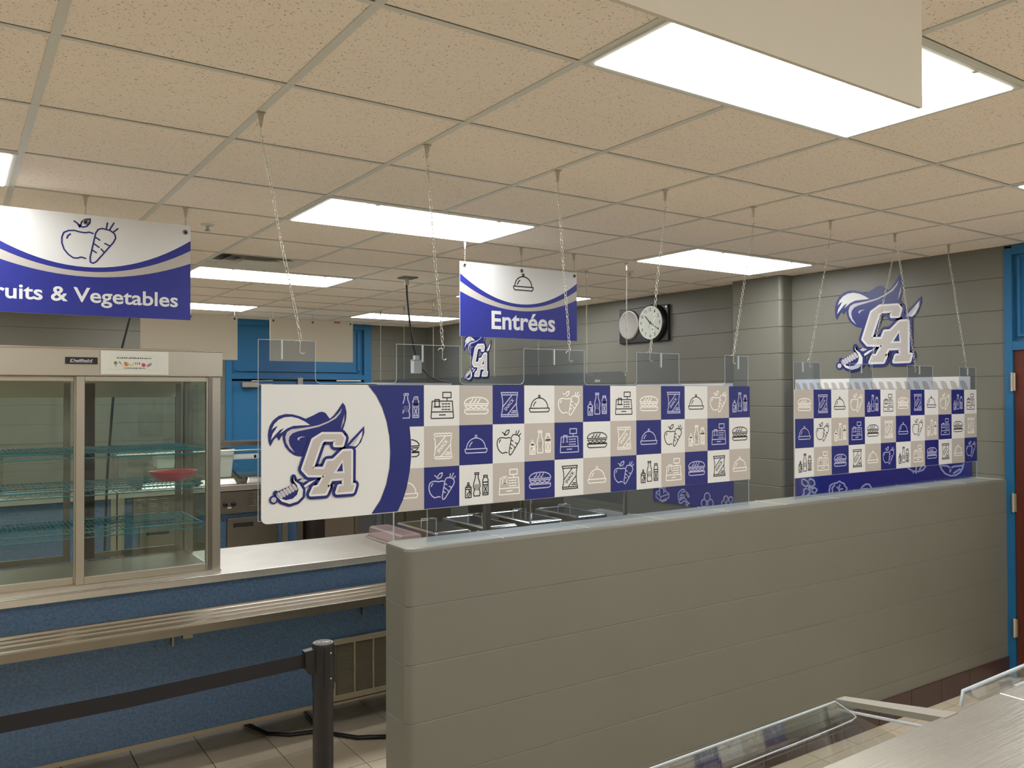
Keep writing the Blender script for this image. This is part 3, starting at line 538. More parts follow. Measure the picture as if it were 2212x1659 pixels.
def cr_x(curve):
    def f(z):
        for (xa, za), (xb, zb) in zip(curve, curve[1:]):
            if zb <= z <= za: return xa+(xb-xa)*(z-za)/(zb-za)
        return curve[0][0] if z > curve[0][1] else curve[-1][0]
    return f
crl = [(CRES_L[0][0]-.004, ZT-.0005)]+CRES_L[1:-1]+[(CRES_L[-1][0], ZT-.4465)]
r_ = cr_x(CRES_R)
crr = [(r_(ZT-.149), ZT-.149)]+CRES_R[1:-1]+[(CRES_R[-1][0], ZT-.4465)]
fr_ = cr_x(crr)
# cut-off squares right of the blue crescent
mb = MB(); mb.fill(F, [(r_(ZT-.149), ZT-.149)]+[p for p in crr if ZT-.298 < p[1] < ZT-.149]+[(fr_(ZT-.298), ZT-.298), (SX0, ZT-.298), (SX0, ZT-.149)], .0001, 'white')
sq = part('checker_square', mb, t); mb = MB(); icon(mb, F, 'burger', SX0-TS+.002, ZT-.150, .146, 'ink', .0004, x_min=fr_); part('printed_icon', mb, sq)
mb = MB(); mb.fill(F, [(fr_(ZT-.298), ZT-.298)]+[p for p in crr if ZT-.446 < p[1] < ZT-.298]+[(fr_(ZT-.4465), ZT-.4465), (SX0, ZT-.4465), (SX0, ZT-.298)], .0001, 'tan')
sq = part('checker_square', mb, t); mb = MB(); icon(mb, F, 'dish', SX0-TS+.002, ZT-.299, .146, 'offwhite', .0004, x_min=fr_); part('printed_icon', mb, sq)
mb = MB(); mb.fill(F, crl+[crr[-1]]+crr[::-1][1:]+[(SX0, ZT-.149), (SX0, ZT-.0005)], .0002, 'navy'); cres = part('blue_crescent', mb, t)
mb = MB(); icon(mb, F, 'drinks', SX0-TS+.002, ZT-.001, .146, 'lilac', .0004, x_min=lambda z: SX0-TS+.062); part('printed_icon', mb, cres)
mb = MB(); logo(mb, F, .8458, -.3570, .3291); part('mascot_logo', mb, t)
# its back is printed too: it shows in the glass of the display case
FK = (Vector((0, YS+.0040, 0)), -XU, ZU, YU)
for r, (ic, co) in enumerate((R1, R2, R3)):
    for c in range(15):
        xr = SX0+12*TS-c*TS; z = ZT-r*.149; k = c+2; col = co[k % 3]
        sq = part('checker_square', MB().box(xr-TS, xr, YS+.003, YS+.004, z-.149, z, col), t)
        mb = MB(); icon(mb, FK, ic[k % 6], -xr+.002, z-.001, .146, INK[col], .0004); part('printed_icon', mb, sq)
# second board, in line with the first
t = thing('checkered_sign', 'shorter checkered food sign without a logo, at the right near the wall logo', 'sign', (3.53+6*.1503, YS, -.436), 'checkered food signs')
TS0 = TS; TS = .1503; ZT2 = .0185
part('board', MB().box(3.53, 3.53+12*TS, YS-.002, YS+.003, ZT2-.4495, ZT2, 'white'), t)
checker(t, 3.53, 12, ZT2-.0005, 1); TS = TS0
# clear sheets carrying them: tabs with a slot in the middle
def sheet(name, label, tabs, x0, x1, ztop, ttop, zlow, xlow):
    tt = thing(name, label, 'screen', ((x0+x1)/2, 2.65, zlow), 'clear hanging screens'); P = []; r = .018
    P.append((x0, ztop if tabs[0][0] > x0+.02 else ttop))
    for a, b_ in tabs:
        if a > x0+.02: P += [(a-r, ztop)]+[(a-r+r*math.sin(q), ztop+r-r*math.cos(q)) for q in (.5, 1.0)]+[(a, ztop+r)]+[(a, ttop)]
        if b_ < x1-.02: P += [(b_, ttop), (b_, ztop+r)]+[(b_+r-r*math.cos(q), ztop+r-r*math.sin(q)) for q in (.5, 1.0)]+[(b_+r, ztop)]
        else: P += [(x1, ttop)]
    if tabs[-1][1] < x1-.02: P.append((x1, ztop))
    P += [(x1, zlow), (xlow, zlow), (xlow, ZT-.44), (x0, ZT-.44)] if xlow > x0+.05 else [(x1, zlow), (x0, zlow)]
    part('sheet', MB().prism(P, 1, 2.6455, 2.6505, 'acrylic'), tt)
    n = len(P); e = MB()
    for i in range(n):
        a, b_ = P[i], P[(i+1) % n]; d = Vector((b_[0]-a[0], b_[1]-a[1]))
        if d.length < 1e-4: continue
        e.tube([(a[0], 2.6455, a[1]), (b_[0], 2.6455, b_[1])], .0011, 'edge', 4, cap=False)
    part('cut_edge', e, tt); return tt
s1 = sheet('clear_screen', 'clear acrylic screen behind the long checkered sign, with raised tabs', [(.817, 1.008), (1.308, 1.569), (1.86, 2.165), (2.457, 2.716), (3.02, 3.184)], .817, 3.184, ZT+.004, .178, TOPZ+.001, 1.43)
s2 = sheet('clear_screen', 'clear acrylic screen behind the right-hand checkered sign, with raised tabs', [(3.53, 3.75), (4.01, 4.22), (4.568, 4.841), (5.149, 5.345)], 3.53, 5.345, ZT2+.004, .158, TOPZ+.001, 3.53)
for tt, xs, zt, dz in ((s1, (.895, 1.413, 2.011, 2.606, 3.117), .178, .062), (s2, (3.608, 4.12, 4.70, 5.25), .158, .05)):
    for x in xs: part('slot', MB().box(x-.0025, x+.0025, 2.6445, 2.6515, zt-dz, zt+.0005, 'edge'), tt)
# ---------------- chains ----------------
lk = MB(); n = 12; lr, ll = .0048, .0085
lk.tube([(lr*math.cos(2*math.pi*i/n), 0, (ll-lr)*(1 if math.sin(2*math.pi*i/n+1e-6) > 0 else -1)+lr*math.sin(2*math.pi*i/n)) for i in range(n)], .0012, 'zinc', 4, closed=True)
lkm = rawmesh(lk, 'link')
def shook(mb, p, s=1, m='zinc', r=.0014):
    x, y, z = p; h = .013*s
    pts = [(x-.007*s+.007*s*math.cos(a), y, z+h*.7+.007*s*math.sin(a)) for a in [math.radians(q) for q in (170, 120, 80, 40, 0, -40)]]
    pts += [(x, y, z)]+[(x+.005*s-.007*s*math.cos(a), y, z-h*.7-.007*s*math.sin(a)) for a in [math.radians(q) for q in (-20, 20, 60, 100, 150)]]
    mb.tube(pts, r, m, 5)
def links(parent, p0, p1, pitch=.0135, sag=0):
    a, b_ = Vector(p0), Vector(p1); L = (b_-a).length; n = max(2, round(L/pitch)); d = (b_-a).normalized()
    q0 = Vector((0, 0, 1)).rotation_difference(-d)
    from mathutils import Quaternion
    for i in range(n):
        u = (i+.5)/n; p = a.lerp(b_, u)+Vector((sag*math.sin(u*9), sag*.5*math.sin(u*14+1), 0))
        q = q0 @ Quaternion((0, 0, 1), math.radians(90*(i % 2)+random.uniform(-25, 25)+30)); inst('link', lkm, parent, p, q)
def clip(mb, x, y):
    mb.box(x-.014, x+.014, y-.010, y+.010, ZC-.003, ZC-.0012, 'alu')
    mb.add([(x-.010, y-.002, ZC-.003), (x+.010, y-.002, ZC-.003), (x+.003, y-.002, ZC-.05), (x-.003, y-.002, ZC-.05), (x-.010, y+.004, ZC-.003), (x+.010, y+.004, ZC-.003), (x+.003, y+.004, ZC-.05), (x-.003, y+.004, ZC-.05)],
           [(0, 1, 2, 3), (7, 6, 5, 4), (0, 4, 5, 1), (1, 5, 6, 2), (2, 6, 7, 3), (3, 7, 4, 0)], 'alu')
names = ['tall steel chain over the white mascot end of the long sign, leaning right', 'steel chain crossing the lit panel left of the dish sign', 'steel chain passing in front of the right edge of the dish sign', 'steel chain ending in an open hook in front of the wall clock',
         'steel chain hanging in front of the pilaster, leaning left', 'steel chain left of the wall logo, over the left end of the shorter checkered sign', 'left one of two steel chains spreading from one clip, crossing the large wall logo', 'right one of two steel chains spreading from one clip, past the logo sword tip', 'steel chain right of the wall logo, nearest the blue door frame']
tops = [(.827, 2.65), (1.44, 2.66), (2.05, 2.67), (2.65, 2.66), (3.256, 2.665), (3.855, 2.65), (4.478, 2.66), (4.502, 2.66), (5.10, 2.68)]
bots = [(.957, .157), (1.496, .147), (2.089, .152), (2.539, .163), (3.081, .162), (3.665, .153), (4.208, .143), (4.655, .136), (5.226, .168)]
for (x, y), (bx_, bz), nm in zip(tops, bots, names):
    t = thing('hanging_chain', nm, 'chain', (x, y, ZC), 'chains of the long row')
    if x != 4.502: mb = MB(); clip(mb, x, y); part('ceiling_clip', mb, t)
    mb = MB(); shook(mb, (x, y, ZC-.062), 1.2); part('top_hook', mb, t)
    mb = MB(); shook(mb, (bx_, 2.646, bz), 1.35, r=.0016); part('bottom_hook', mb, t)
    links(t, (x, y, ZC-.078), (bx_+.002, 2.648, bz+.02), .0145, .0012)
def small_chain(x, y, z1, label, group, z0=ZC, cat='chain', clipit=True, th=.0011):
    mb = MB(); n = max(3, int((z0-z1)/.011)); tt = thing('hanging_chain', label, cat, (x, y, z0), group)
    if clipit: c = MB(); clip(c, x, y); part('ceiling_clip', c, tt)
    for i in range(n):
        zc = z0-.05-(z0-.05-z1)*(i+.5)/n; h = (z0-.05-z1)/n*.72; w = .0042
        q = [(w, 0, h-w), (0, 0, h), (-w, 0, h-w), (-w, 0, -h+w), (0, 0, -h), (w, 0, -h+w)]
        a = math.radians(90*(i % 2)+25)
        mb.tube([(x+p[0]*math.cos(a), y+p[0]*math.sin(a), zc+p[2]) for p in q], th, 'zinc', 3, closed=True)
    part('links', mb, tt, kind='stuff'); return tt
# ---------------- signs hung under the ceiling ----------------
def arcsign(t, x0, x1, z0, z1, y, inner=None):
    w, h = x1-x0, z1-z0; F = (Vector((x0, y-.003, z0)), XU, ZU, -YU)
    part('panel', MB().box(x0, x1, y-.003, y+.002, z0, z1, 'white'), t)
    par = lambda mid, side: [(w*u/24, h*(1-(mid+(side-mid)*((2*u/24-1)**2)))) for u in range(25)]
    a, b_, c, d = par(.52, .16), par(.565, .265), par(.565, .265), par(.615, .40)
    mb = MB()
    for i in range(24): mb.fill(F, [b_[i], b_[i+1], a[i+1], a[i]], .0002, 'navy2')
    for i in range(24): mb.fill(F, [(d[i][0], 0), (d[i+1][0], 0), d[i+1], d[i]], .0002, 'navy2')
    part('blue_print', mb, t)
    mb = MB()
    for i in range(24): mb.fill(F, [d[i], d[i+1], c[i+1], c[i]], .0003, 'tan')
    part('taupe_band', mb, t); return F
def eyelets(t, xs, z, y):
    for x in xs:
        part('eyelet', MB().tube([(x+.009*math.cos(a), y-.005, z+.009*math.sin(a)) for a in [i*math.pi/6 for i in range(12)]], .0032, 'steel_dark', 5, closed=True).disc((Vector((x, y-.0036, z)), XU, ZU, -YU), (0, 0), .006, 0, 'ink', 12), t)
ent = thing('hanging_sign', 'blue and white hanging sign reading Entrées with a covered dish', 'sign', (2.94, 4.21, .344), 'hanging food signs')
F = arcsign(ent, 2.497, 3.383, .344, .790, 4.21)
mb = MB(); text(mb, F, 'Entrées', .222, .055, .485, .112, .0006, 'white', bold=.022); part('lettering', mb, ent)
mb = MB(); icon(mb, F, 'dish', .350, .462, .225, 'ink', .0006, w=.032); part('dish_picture', mb, ent)
eyelets(ent, (2.529, 2.943, 3.363), .768, 4.21)
fv = thing('hanging_sign', 'blue and white hanging sign reading Fruits & Vegetables with an apple and a carrot', 'sign', (.509, 4.21, .364), 'hanging food signs')
F = arcsign(fv, .050, .968, .364, .826, 4.21)
mb = MB(); text(mb, F, 'Fruits & Vegetables', .058, .062, .802, .068, .0006, 'white', bold=.018); part('lettering', mb, fv)
mb = MB(); icon(mb, F, 'fruit', .325, .490, .305, 'navy', .0006, w=.022); part('fruit_picture', mb, fv)
eyelets(fv, (.074, .509, .944), .792, 4.21)
for nm, x, z in (('left chain of the Entrées sign', 2.535, .768), ('middle chain of the Entrées sign', 2.947, .768), ('right chain of the Entrées sign', 3.367, .766), ('middle chain of the Fruits & Vegetables sign', .509, .792), ('right chain of the Fruits & Vegetables sign', .946, .792), ('left chain of the Fruits & Vegetables sign', .074, .792)):
    small_chain(x, 4.214, z+.002, 'short '+nm, 'short sign chains')
for i, (x0, x1, lb) in enumerate(((1.498, 2.414, 'blank cream back of a hanging sign, left one before the blue doors'), (2.747, 3.67, 'blank pale back of a hanging sign with a small red sticker'))):
    t = thing('blank_sign', lb, 'sign', ((x0+x1)/2, 8.5, .352), 'blank sign backs')
    part('panel', MB().box(x0, x1, 8.497, 8.503, .352, .80, 'sheet_back'), t); eyelets(t, (x0+.035, (x0+x1)/2, x1-.03), .772, 8.498)
    if i: part('sticker', MB().box(3.45, 3.52, 8.493, 8.497, .775, .792, 'red'), t, label='small red sticker')
    for k, x in enumerate((x0+.035, (x0+x1)/2, x1-.03)):
        small_chain(x, 8.5, .775, 'short %s chain of the %s blank sign' % (('left', 'middle', 'right')[k], ('left', 'right')[i]), 'short sign chains', clipit=False)
t = thing('blank_sign', 'large blank off-white sign back hanging very close, overlapping the nearest ceiling light', 'sign', (.52, .545, .346), 'blank sign backs')
part('panel', MB().box(.056, .974, .542, .547, .346, .81, 'sheet_back'), t); eyelets(t, (.09, .515, .945), .775, .545)
for k, x in enumerate((.09, .515, .945)): small_chain(x, .545, .79, 'short %s chain of the near blank sign' % ('left', 'middle', 'right')[k], 'short sign chains')
# second clear barrier, running away from the camera beyond the counter
t = thing('clear_screen', 'long tinted clear screen running away behind the food counter, with a small white label', 'screen', (3.92, 6.4, -.78), 'clear hanging screens')
P = [(4.33+.05-.05*math.sin(a), .158-.05+.05*math.cos(a)) for a in [i*math.pi/10 for i in range(6)]][::-1]
part('sheet', MB().prism([(4.33, -.78)]+P+[(8.5, .158), (8.5, -.78)], 0, 3.917, 3.923, 'acrylic'), t)
part('label_sticker', MB().box(3.914, 3.917, 4.605, 4.66, .085, .102, 'white'), t, label='small white label')
ys = (8.32, 7.75, 7.12, 6.58, 6.42, 6.02, 5.37, 4.76, 4.32)
wh = ['farthest, left of the cord box', 'second farthest, behind the cord box', 'third farthest, right of the cord box', 'at the left edge of the Entrées sign', 'in front of the small far logo', 'just right of the small far logo', 'below the middle of the Entrées sign', 'just right of the Entrées sign', 'crossing the grey speaker disc']
for y, w_ in zip(ys, wh): small_chain(3.92, y, .15, 'thin chain of the far row, '+w_, 'chains of the far row', th=.0014)
# ---------------- wall logos, boards, clock ----------------
mb = MB(); logo(mb, (Vector((XR-.003, 3.706, .167)), -YU, ZU, -XU), 0, 0, .652, .0005, .0002)
solo('wall_logo', mb, 'large painted wall logo of letters C A with feathered hat and sword', 'logo', 'wall logos')
mb = MB(); logo(mb, (Vector((XR-.003, 9.07, .175)), -YU, ZU, -XU), 0, 0, .64, .0008, .0004)
solo('wall_logo', mb, 'small far hat and sword logo on the wall just under the Entrées sign', 'logo', 'wall logos')
FB = (Vector((XR-.012, 0, 0)), YU, ZU, -XU)
def board(lb, y0, y1, z0, z1, art, rope):
    t = thing('wall_board', lb, 'board', (XR-.01, (y0+y1)/2, z0), 'blue wall boards')
    part('panel', MB().box(XR-.012, XR, y0, y1, z0, z1-.085, 'navy2'), t)
    part('white_header', MB().box(XR-.013, XR, y0, y1 if rope else 5.85, z1-.085, z1, 'white'), t)
    if rope:
        mb = MB(); n = 21; st = (y1-y0)/n
        for k in range(n):
            ya = y1-k*st
            mb.fill((Vector((XR-.0135, 0, 0)), YU, ZU, -XU), [(ya, z1-.026), (ya-.022, z1-.027), (ya-.036, z1-.036), (ya-.050, z1-.07), (ya-.058, z1-.085), (ya-.022, z1-.085), (ya-.010, z1-.068), (ya-.004, z1-.045)], .0003, 'tan')
        part('rope_border', mb, t)
    mb = MB()
    for p in art: mb.line(FB, p, .011, .0006, 'lilac')
    part('food_line_drawings', mb, t)
board('deep blue wall board with white food drawings and a rope border, under the large logo', 2.725, 4.05, -1.0, .105, BOARD1, True)
board('deep blue wall board left of the pilaster with box, fish and egg drawings', 4.62, 5.628, -1.0, .085, BOARD2, False)
ck = thing('wall_clock', 'black wall clock panel with a round speaker beside the clock face', 'clock', (XR-.02, 5.74, .485))
part('back_panel', MB().box(XR-.03, XR, 5.403, 6.068, .483, .817, 'black'), ck, bevel=.006)
FC = lambda d: (Vector((XR-d, 5.60, .658)), -YU, ZU, -XU)
def ringy(mb, yc, zc, r, x, m, n=40):
    return mb.tube([(x, yc, zc), (x+.001, yc, zc)], r, m, n)
mb = MB(); mb.tube([(XR-.03, 5.590, .658), (XR-.062, 5.590, .658), (XR-.072, 5.590, .658)], [.172, .168, .158], 'black', 40); part('clock_body', mb, ck)
mb = MB(); mb.tube([(XR-.0715, 5.590, .658), (XR-.0745, 5.590, .658)], .155, 'clockface', 40); face = part('clock_dial', mb, ck)
F = (Vector((XR-.075, 5.590, .658)), -YU, ZU, -XU); mb = MB()
for h_ in range(1, 13):
    a = math.radians(90-30*h_); s_ = str(h_); w_ = .030 if h_ > 9 else .017
    text(mb, F, s_, .122*math.cos(a)-w_/2, .122*math.sin(a)-.016, w_, .032, .0004, 'ink', bold=.01)
part('numerals', mb, face)
mb = MB()
def hand(a, r0_, r1_, w): a = math.radians(a); mb.line(F, [(r0_*math.cos(a), r0_*math.sin(a)), (r1_*math.cos(a), r1_*math.sin(a))], w, .001, 'ink')
hand(90-30*10.33-4, -.02, .088, .011); hand(90-30*4.05, -.03, .128, .007); hand(245, 0, .055, .003); mb.disc(F, (0, 0), .012, .0014, 'ink'); part('hands', mb, face)
mb = MB(); mb.tube([(XR-.03, 5.922, .662), (XR-.04, 5.922, .662), (XR-.044, 5.922, .662)], [.143, .143, .132], 'alu', 40); sp = part('speaker_ring', mb, ck)
mb = MB(); mb.tube([(XR-.0445, 5.922, .662), (XR-.0455, 5.922, .662)], .128, 'speaker', 40); part('speaker_grille', mb, sp)
for y, z in ((6.045, .79), (5.425, .795)): part('screw', MB().tube([(XR-.03, y, z), (XR-.034, y, z)], .005, 'chrome', 8), ck)
# ---------------- steel food counter ----------------
CF, CT = 4.03, -.853
ct = thing('food_counter', 'long stainless food counter with blue speckled front panels', 'counter', (1.6, 4.35, ZF))
part('worktop', MB().box(-1.0, 4.0, CF, 4.70, CT-.036, CT, 'steel_top').tube([(-1, CF+.004, CT-.004), (4.0, CF+.004, CT-.004)], .005, 'steel', 8), ct, bevel=.003)
part('front_panel', MB().box(-1.0, 1.612, CF+.035, CF+.06, -1.585, CT-.036, 'laminate').box(1.612, 3.95, CF+.035, CF+.06, -1.27, CT-.036, 'laminate').box(2.5, 3.95, CF+.035, CF+.06, -1.585, -1.27, 'laminate'), ct)
part('edge_strip', MB().box(-1.0, 3.95, CF+.028, CF+.062, -1.603, -1.585, 'trimgold'), ct)
part('carcass', MB().box(-1.0, 3.95, CF+.07, 4.12, -1.59, -.9, 'dark').box(-1.0, 3.95, 4.64, 4.66, -1.59, -.9, 'steel_dark').box(-1.0, 3.95, CF+.06, 4.66, -1.60, -1.575, 'dark').box(-1, 3.95, 4.12, 4.64, -.92, -.90, 'steel_dark'), ct)
lv = MB(); x0, x1, z0, z1 = 1.620, 2.50, -1.585, -1.272; yf = CF+.012
lv.box(x0, x1, yf, yf+.045, z1-.024, z1, 'stain').box(x0, x1, yf, yf+.045, z0, z0+.03, 'stain').box(x0, x0+.03, yf+.001, yf+.039, z0+.03, z1-.024, 'stain').box(x1-.03, x1, yf+.001, yf+.039, z0+.03, z1-.024, 'stain')
lv.box(x0, x1, yf+.040, yf+.044, z0+.001, z1-.001, 'dark').box(x0, x1, yf, yf+.05, z0-.018, z0-.006, 'stain')
lo = part('louvre_grille', lv, ct); xs = [x0+.03+i*.106 for i in range(9)]
for x in xs[1:]: part('grille_bar', MB().box(x-.004, x+.004, yf, yf+.03, z0+.03, z1-.024, 'stain'), lo)
for a_, b_ in zip(xs[:3], xs[1:4]):
    mb = MB(); n = 34
    for k in range(n):
        z = z0+.034+(z1-z0-.062)*k/n
        mb.add([(a_+.006, yf+.006, z), (b_-.006, yf+.006, z), (b_-.006, yf+.022, z+.0055), (a_+.006, yf+.022, z+.0055), (a_+.006, yf+.006, z+.0016), (b_-.006, yf+.006, z+.0016)], [(0, 1, 2, 3), (0, 4, 5, 1), (4, 3, 2, 5)], 'stain')
    part('louvre_slats', mb, lo, kind='stuff')
tr = MB(); ty0, ty1, tz = 3.74, 3.995, -1.000
prof = [(ty1, tz+.004), (ty1, tz-.008), (ty0+.008, tz-.008), (ty0+.008, tz-.036), (ty0, tz-.036), (ty0, tz)]
bumps = []
for yc in (3.765, 3.785, 3.85, 3.915, 3.985):
    bumps += [(yc-.010, tz), (yc-.006, tz+.0065), (yc, tz+.009), (yc+.006, tz+.0065), (min(yc+.010, ty1), tz+.001)]
prof = prof+[p for p in bumps if p[0] < ty1+.002]
part('tray_slide', tr.prism(prof, 0, -1.0, 3.9, 'tray_steel'), ct)
part('tray_slide_apron', MB().box(-1.0, 3.9, ty0-.002, ty0, tz-.036, tz-.001, 'steel_dark'), ct)
for x in (.853, 1.8, 2.8): part('tray_bracket', MB().box(x-.02, x+.02, ty0+.0, CF+.04, tz-.052, tz-.037, 'steel_dark').box(x-.004, x+.004, CF+.0, CF+.04, tz-.16, tz-.04, 'steel_dark'), ct)
for x in (-.8, .25, 2.05, 3.6):
    for y in (4.18, 4.58): part('leg', MB().tube([(x, y, ZF), (x, y, ZF+.03), (x, y, -1.59)], [.03, .022, .022], 'black', 10), ct)
solo('cable', MB().tube([(1.62, 4.40, ZF+.012), (1.60, 4.22, ZF+.012), (1.63, 4.05, ZF+.013), (1.72, 3.93, ZF+.013), (1.86, 3.85, ZF+.013), (2.1, 3.85, ZF+.013), (2.3, 4.0, ZF+.013), (2.4, 4.4, ZF+.013)], .011, 'black', 8), 'thick black cable curling on the floor beside the black post', 'cable')
solo('cable', MB().tube([(1.30, 4.45, ZF+.012), (1.36, 4.24, ZF+.012), (1.45, 4.16, ZF+.012), (1.56, 4.13, ZF+.012)], .010, 'black', 8), 'black cable end just visible under the counter left of the post', 'cable')
# lidded pans set into the counter
def pan(x0, x1, y0, y1, lb, m='chrome'):
    t = thing('food_pan', lb, 'pan', ((x0+x1)/2, (y0+y1)/2, CT), 'lidded food pans on the counter'); z = CT+.001
    part('pan_rim', MB().box(x0-.012, x1+.012, y0-.012, y1+.012, z, z+.012, 'steel'), t, bevel=.004)
    lid = MB(); c = .016
    A = [(x0, y0, z+.012), (x1, y0, z+.012), (x1, y1, z+.012), (x0, y1, z+.012)]
    B = [(x0+.004, y0+.004, z+.060), (x1-.004, y0+.004, z+.060), (x1-.004, y1-.004, z+.060), (x0+.004, y1-.004, z+.060)]
    B2_ = [(x0+c, y0+c, z+.072), (x1-c, y0+c, z+.072), (x1-c, y1-c, z+.072), (x0+c, y1-c, z+.072)]
    C2 = [(x0+c*2.2, y0+c*2.2, z+.066), (x1-c*2.2, y0+c*2.2, z+.066), (x1-c*2.2, y1-c*2.2, z+.066), (x0+c*2.2, y1-c*2.2, z+.066)]
    v = A+B+B2_+C2; lid.add(v, [(r*4+i, r*4+(i+1) % 4, r*4+4+(i+1) % 4, r*4+4+i) for r in range(3) for i in range(4)]+[(12, 13, 14, 15)], m)
    l = part('lid', lid, t); bev(l, .010, 3)
    xm, ym = (x0+x1)/2, y0+.30
    if m == 'chrome': part('handle', MB().tube([(xm-.05, ym, z+.066), (xm-.05, ym, z+.105), (xm+.05, ym, z+.105), (xm+.05, ym, z+.066)], .006, 'chrome', 8), l)
pan(2.255, 2.50, 4.075, 4.58, 'steel food pan lid behind the left end of the grey wall, second of five')
pan(2.585, 2.835, 4.085, 4.60, 'steel food pan lid beside the dark guard post, third of five')
pan(2.925, 3.19, 4.10, 4.60, 'steel food pan lid with upright handle, fourth of five')
pan(3.31, 3.57, 4.12, 4.60, 'steel food pan lid, rightmost of the five')
pan(2.06, 2.20, 4.12, 4.55, 'pink food tray at the left end of the pans', 'pink')
gd = thing('food_guard', 'clear breath guard on steel posts over the food pans', 'guard', (2.85, 4.1, CT), 'food guards')
for a_, b_ in ((2.004, 2.60), (2.62, 3.69)): part('glass_pane', MB().box(a_, b_, 4.085, 4.091, CT+.045, -.20, 'guard'), gd)
part('glass_edge', MB().box(2.001, 2.005, 4.083, 4.093, CT+.045, -.20, 'edge').box(2.0, 2.3, 4.084, 4.088, CT+.044, CT+.047, 'edge'), gd)
part('side_pane', MB().box(2.002, 2.008, 4.09, 4.56, CT+.045, -.20, 'guard'), gd)
part('post', MB().box(2.585, 2.622, 4.07, 4.10, CT, -.15, 'steel_dark'), gd)
part('post', MB().tube([(3.70, 4.10, CT), (3.70, 4.10, -.15)], .014, 'steel', 12), gd)
part('top_rail', MB().box(2.0, 3.72, 4.07, 4.42, -.205, -.19, 'steel'), gd)
# ---------------- refrigerated display case on the counter ----------------
cs_ = thing('display_case', 'stainless glass-fronted display case standing on the counter at the left', 'display case', (.35, 4.4, CT)); Y0, Y1, XA, XB = 4.09, 4.70, -.55, 1.091
part('header', MB().box(XA, XB, Y0, Y1, .086, .209, 'alu').box(XA, XB, Y0-.004, Y0+.004, .204, .213, 'steel'), cs_, bevel=.003)
part('front_post', MB().box(1.040, 1.085, Y0+.012, Y0+.06, CT, .086, 'alu'), cs_, bevel=.003)
part('rear_post', MB().box(1.040, 1.085, Y1-.05, Y1, CT, .086, 'steel_dark'), cs_, bevel=.003)
part('front_post', MB().box(XA, XA+.05, Y0+.012, Y0+.06, CT, .086, 'alu'), cs_)
part('rear_post', MB().box(XA, XA+.05, Y1-.05, Y1, CT, .086, 'steel_dark'), cs_)
part('base_sill', MB().box(XA, XB-.006, Y0, Y0+.07, CT, CT+.012, 'alu').box(XA, 1.05, Y0+.07, Y1-.05, CT, CT+.02, 'steel_dark'), cs_)
part('end_glass', MB().box(1.058, 1.064, Y0+.06, Y1-.05, CT+.02, .086, 'glass'), cs_)
def slide(x0, x1, y, lb, l, r):
    d = part('sliding_door', MB().box(x0, x0+l, y, y+.022, CT+.012, .084, 'alu').box(x1-r, x1, y, y+.022, CT+.012, .084, 'alu').box(x0+l, x1-r, y+.001, y+.021, CT+.012, CT+.045, 'alu').box(x0+l, x1-r, y+.001, y+.021, .062, .084, 'alu'), cs_, bevel=.002)
    part('pane', MB().box(x0+l, x1-r, y+.009, y+.013, CT+.045, .062, 'glass'), d)
slide(-.50, .475, Y0+.035, '', .03, .02); slide(.461, 1.036, Y0+.010, '', .034, .018)
part('front_jamb', MB().box(1.026, 1.045, Y0+.004, Y0+.07, CT, .086, 'steel_dark'), cs_)
for a_, b_ in ((-.5, .50), (.565, 1.03)):
    d = part('rear_door', MB().box(a_, a_+.045, Y1-.03, Y1-.012, CT+.02, .06, 'brown_cab').box(b_-.03, b_, Y1-.03, Y1-.012, CT+.02, .06, 'steel_dark').box(a_+.045, b_-.03, Y1-.029, Y1-.013, CT+.02, CT+.05, 'steel_dark').box(a_, b_, Y1-.031, Y1-.011, .0605, .086, 'alu').box(a_+.045, b_-.03, Y1-.029, Y1-.013, -.012, .06, 'alu'), cs_)
    part('pane', MB().box(a_+.045, b_-.03, Y1-.023, Y1-.019, CT+.05, -.012, 'glass'), d)
for z in (-.262, -.432, -.622):
    s = MB(); y0, y1 = 4.18, 4.62
    for y in (y0, y1): s.tube([(XA+.06, y, z), (1.02, y, z)], .0042, 'coil', 6).tube([(XA+.06, y, z-.024), (1.02, y, z-.024)], .0034, 'coil', 6)
    for x in (XA+.06, 1.02): s.tube([(x, y0, z), (x, y1, z)], .0042, 'coil', 6)
    sh = part('wire_shelf', s, cs_); w_ = MB(); n = 78
    for k in range(n): x = XA+.07+(1.01-XA-.07)*k/(n-1); w_.tube([(x, y0-.002, z-.010), (x, y0, z+.005), (x, y1, z+.005)], .0014, 'coil', 3)
    for y in (4.29, 4.40, 4.51): w_.tube([(XA+.06, y, z), (1.02, y, z)], .003, 'coil', 4)
    for k in range(26): x = XA+.08+k*.058; w_.tube([(x, y0, z), (x+.029, y0, z-.024), (x+.058, y0, z)], .0012, 'coil', 3)
    part('shelf_wires', w_, sh, kind='stuff')
part('maker_plate', MB().box(.416, .544, Y0-.006, Y0, .138, .168, 'ink'), cs_)
mb = MB(); F = (Vector((.416, Y0-.0062, .138)), XU, ZU, -YU); text(mb, F, 'Delfield', .018, .0095, .086, .0125, .0003, 'silver', bold=.03, shear=.3); mb.line(F, [(.018, .0065), (.108, .0065)], .0012, .0003, 'silver'); part('plate_lettering', mb, cs_)
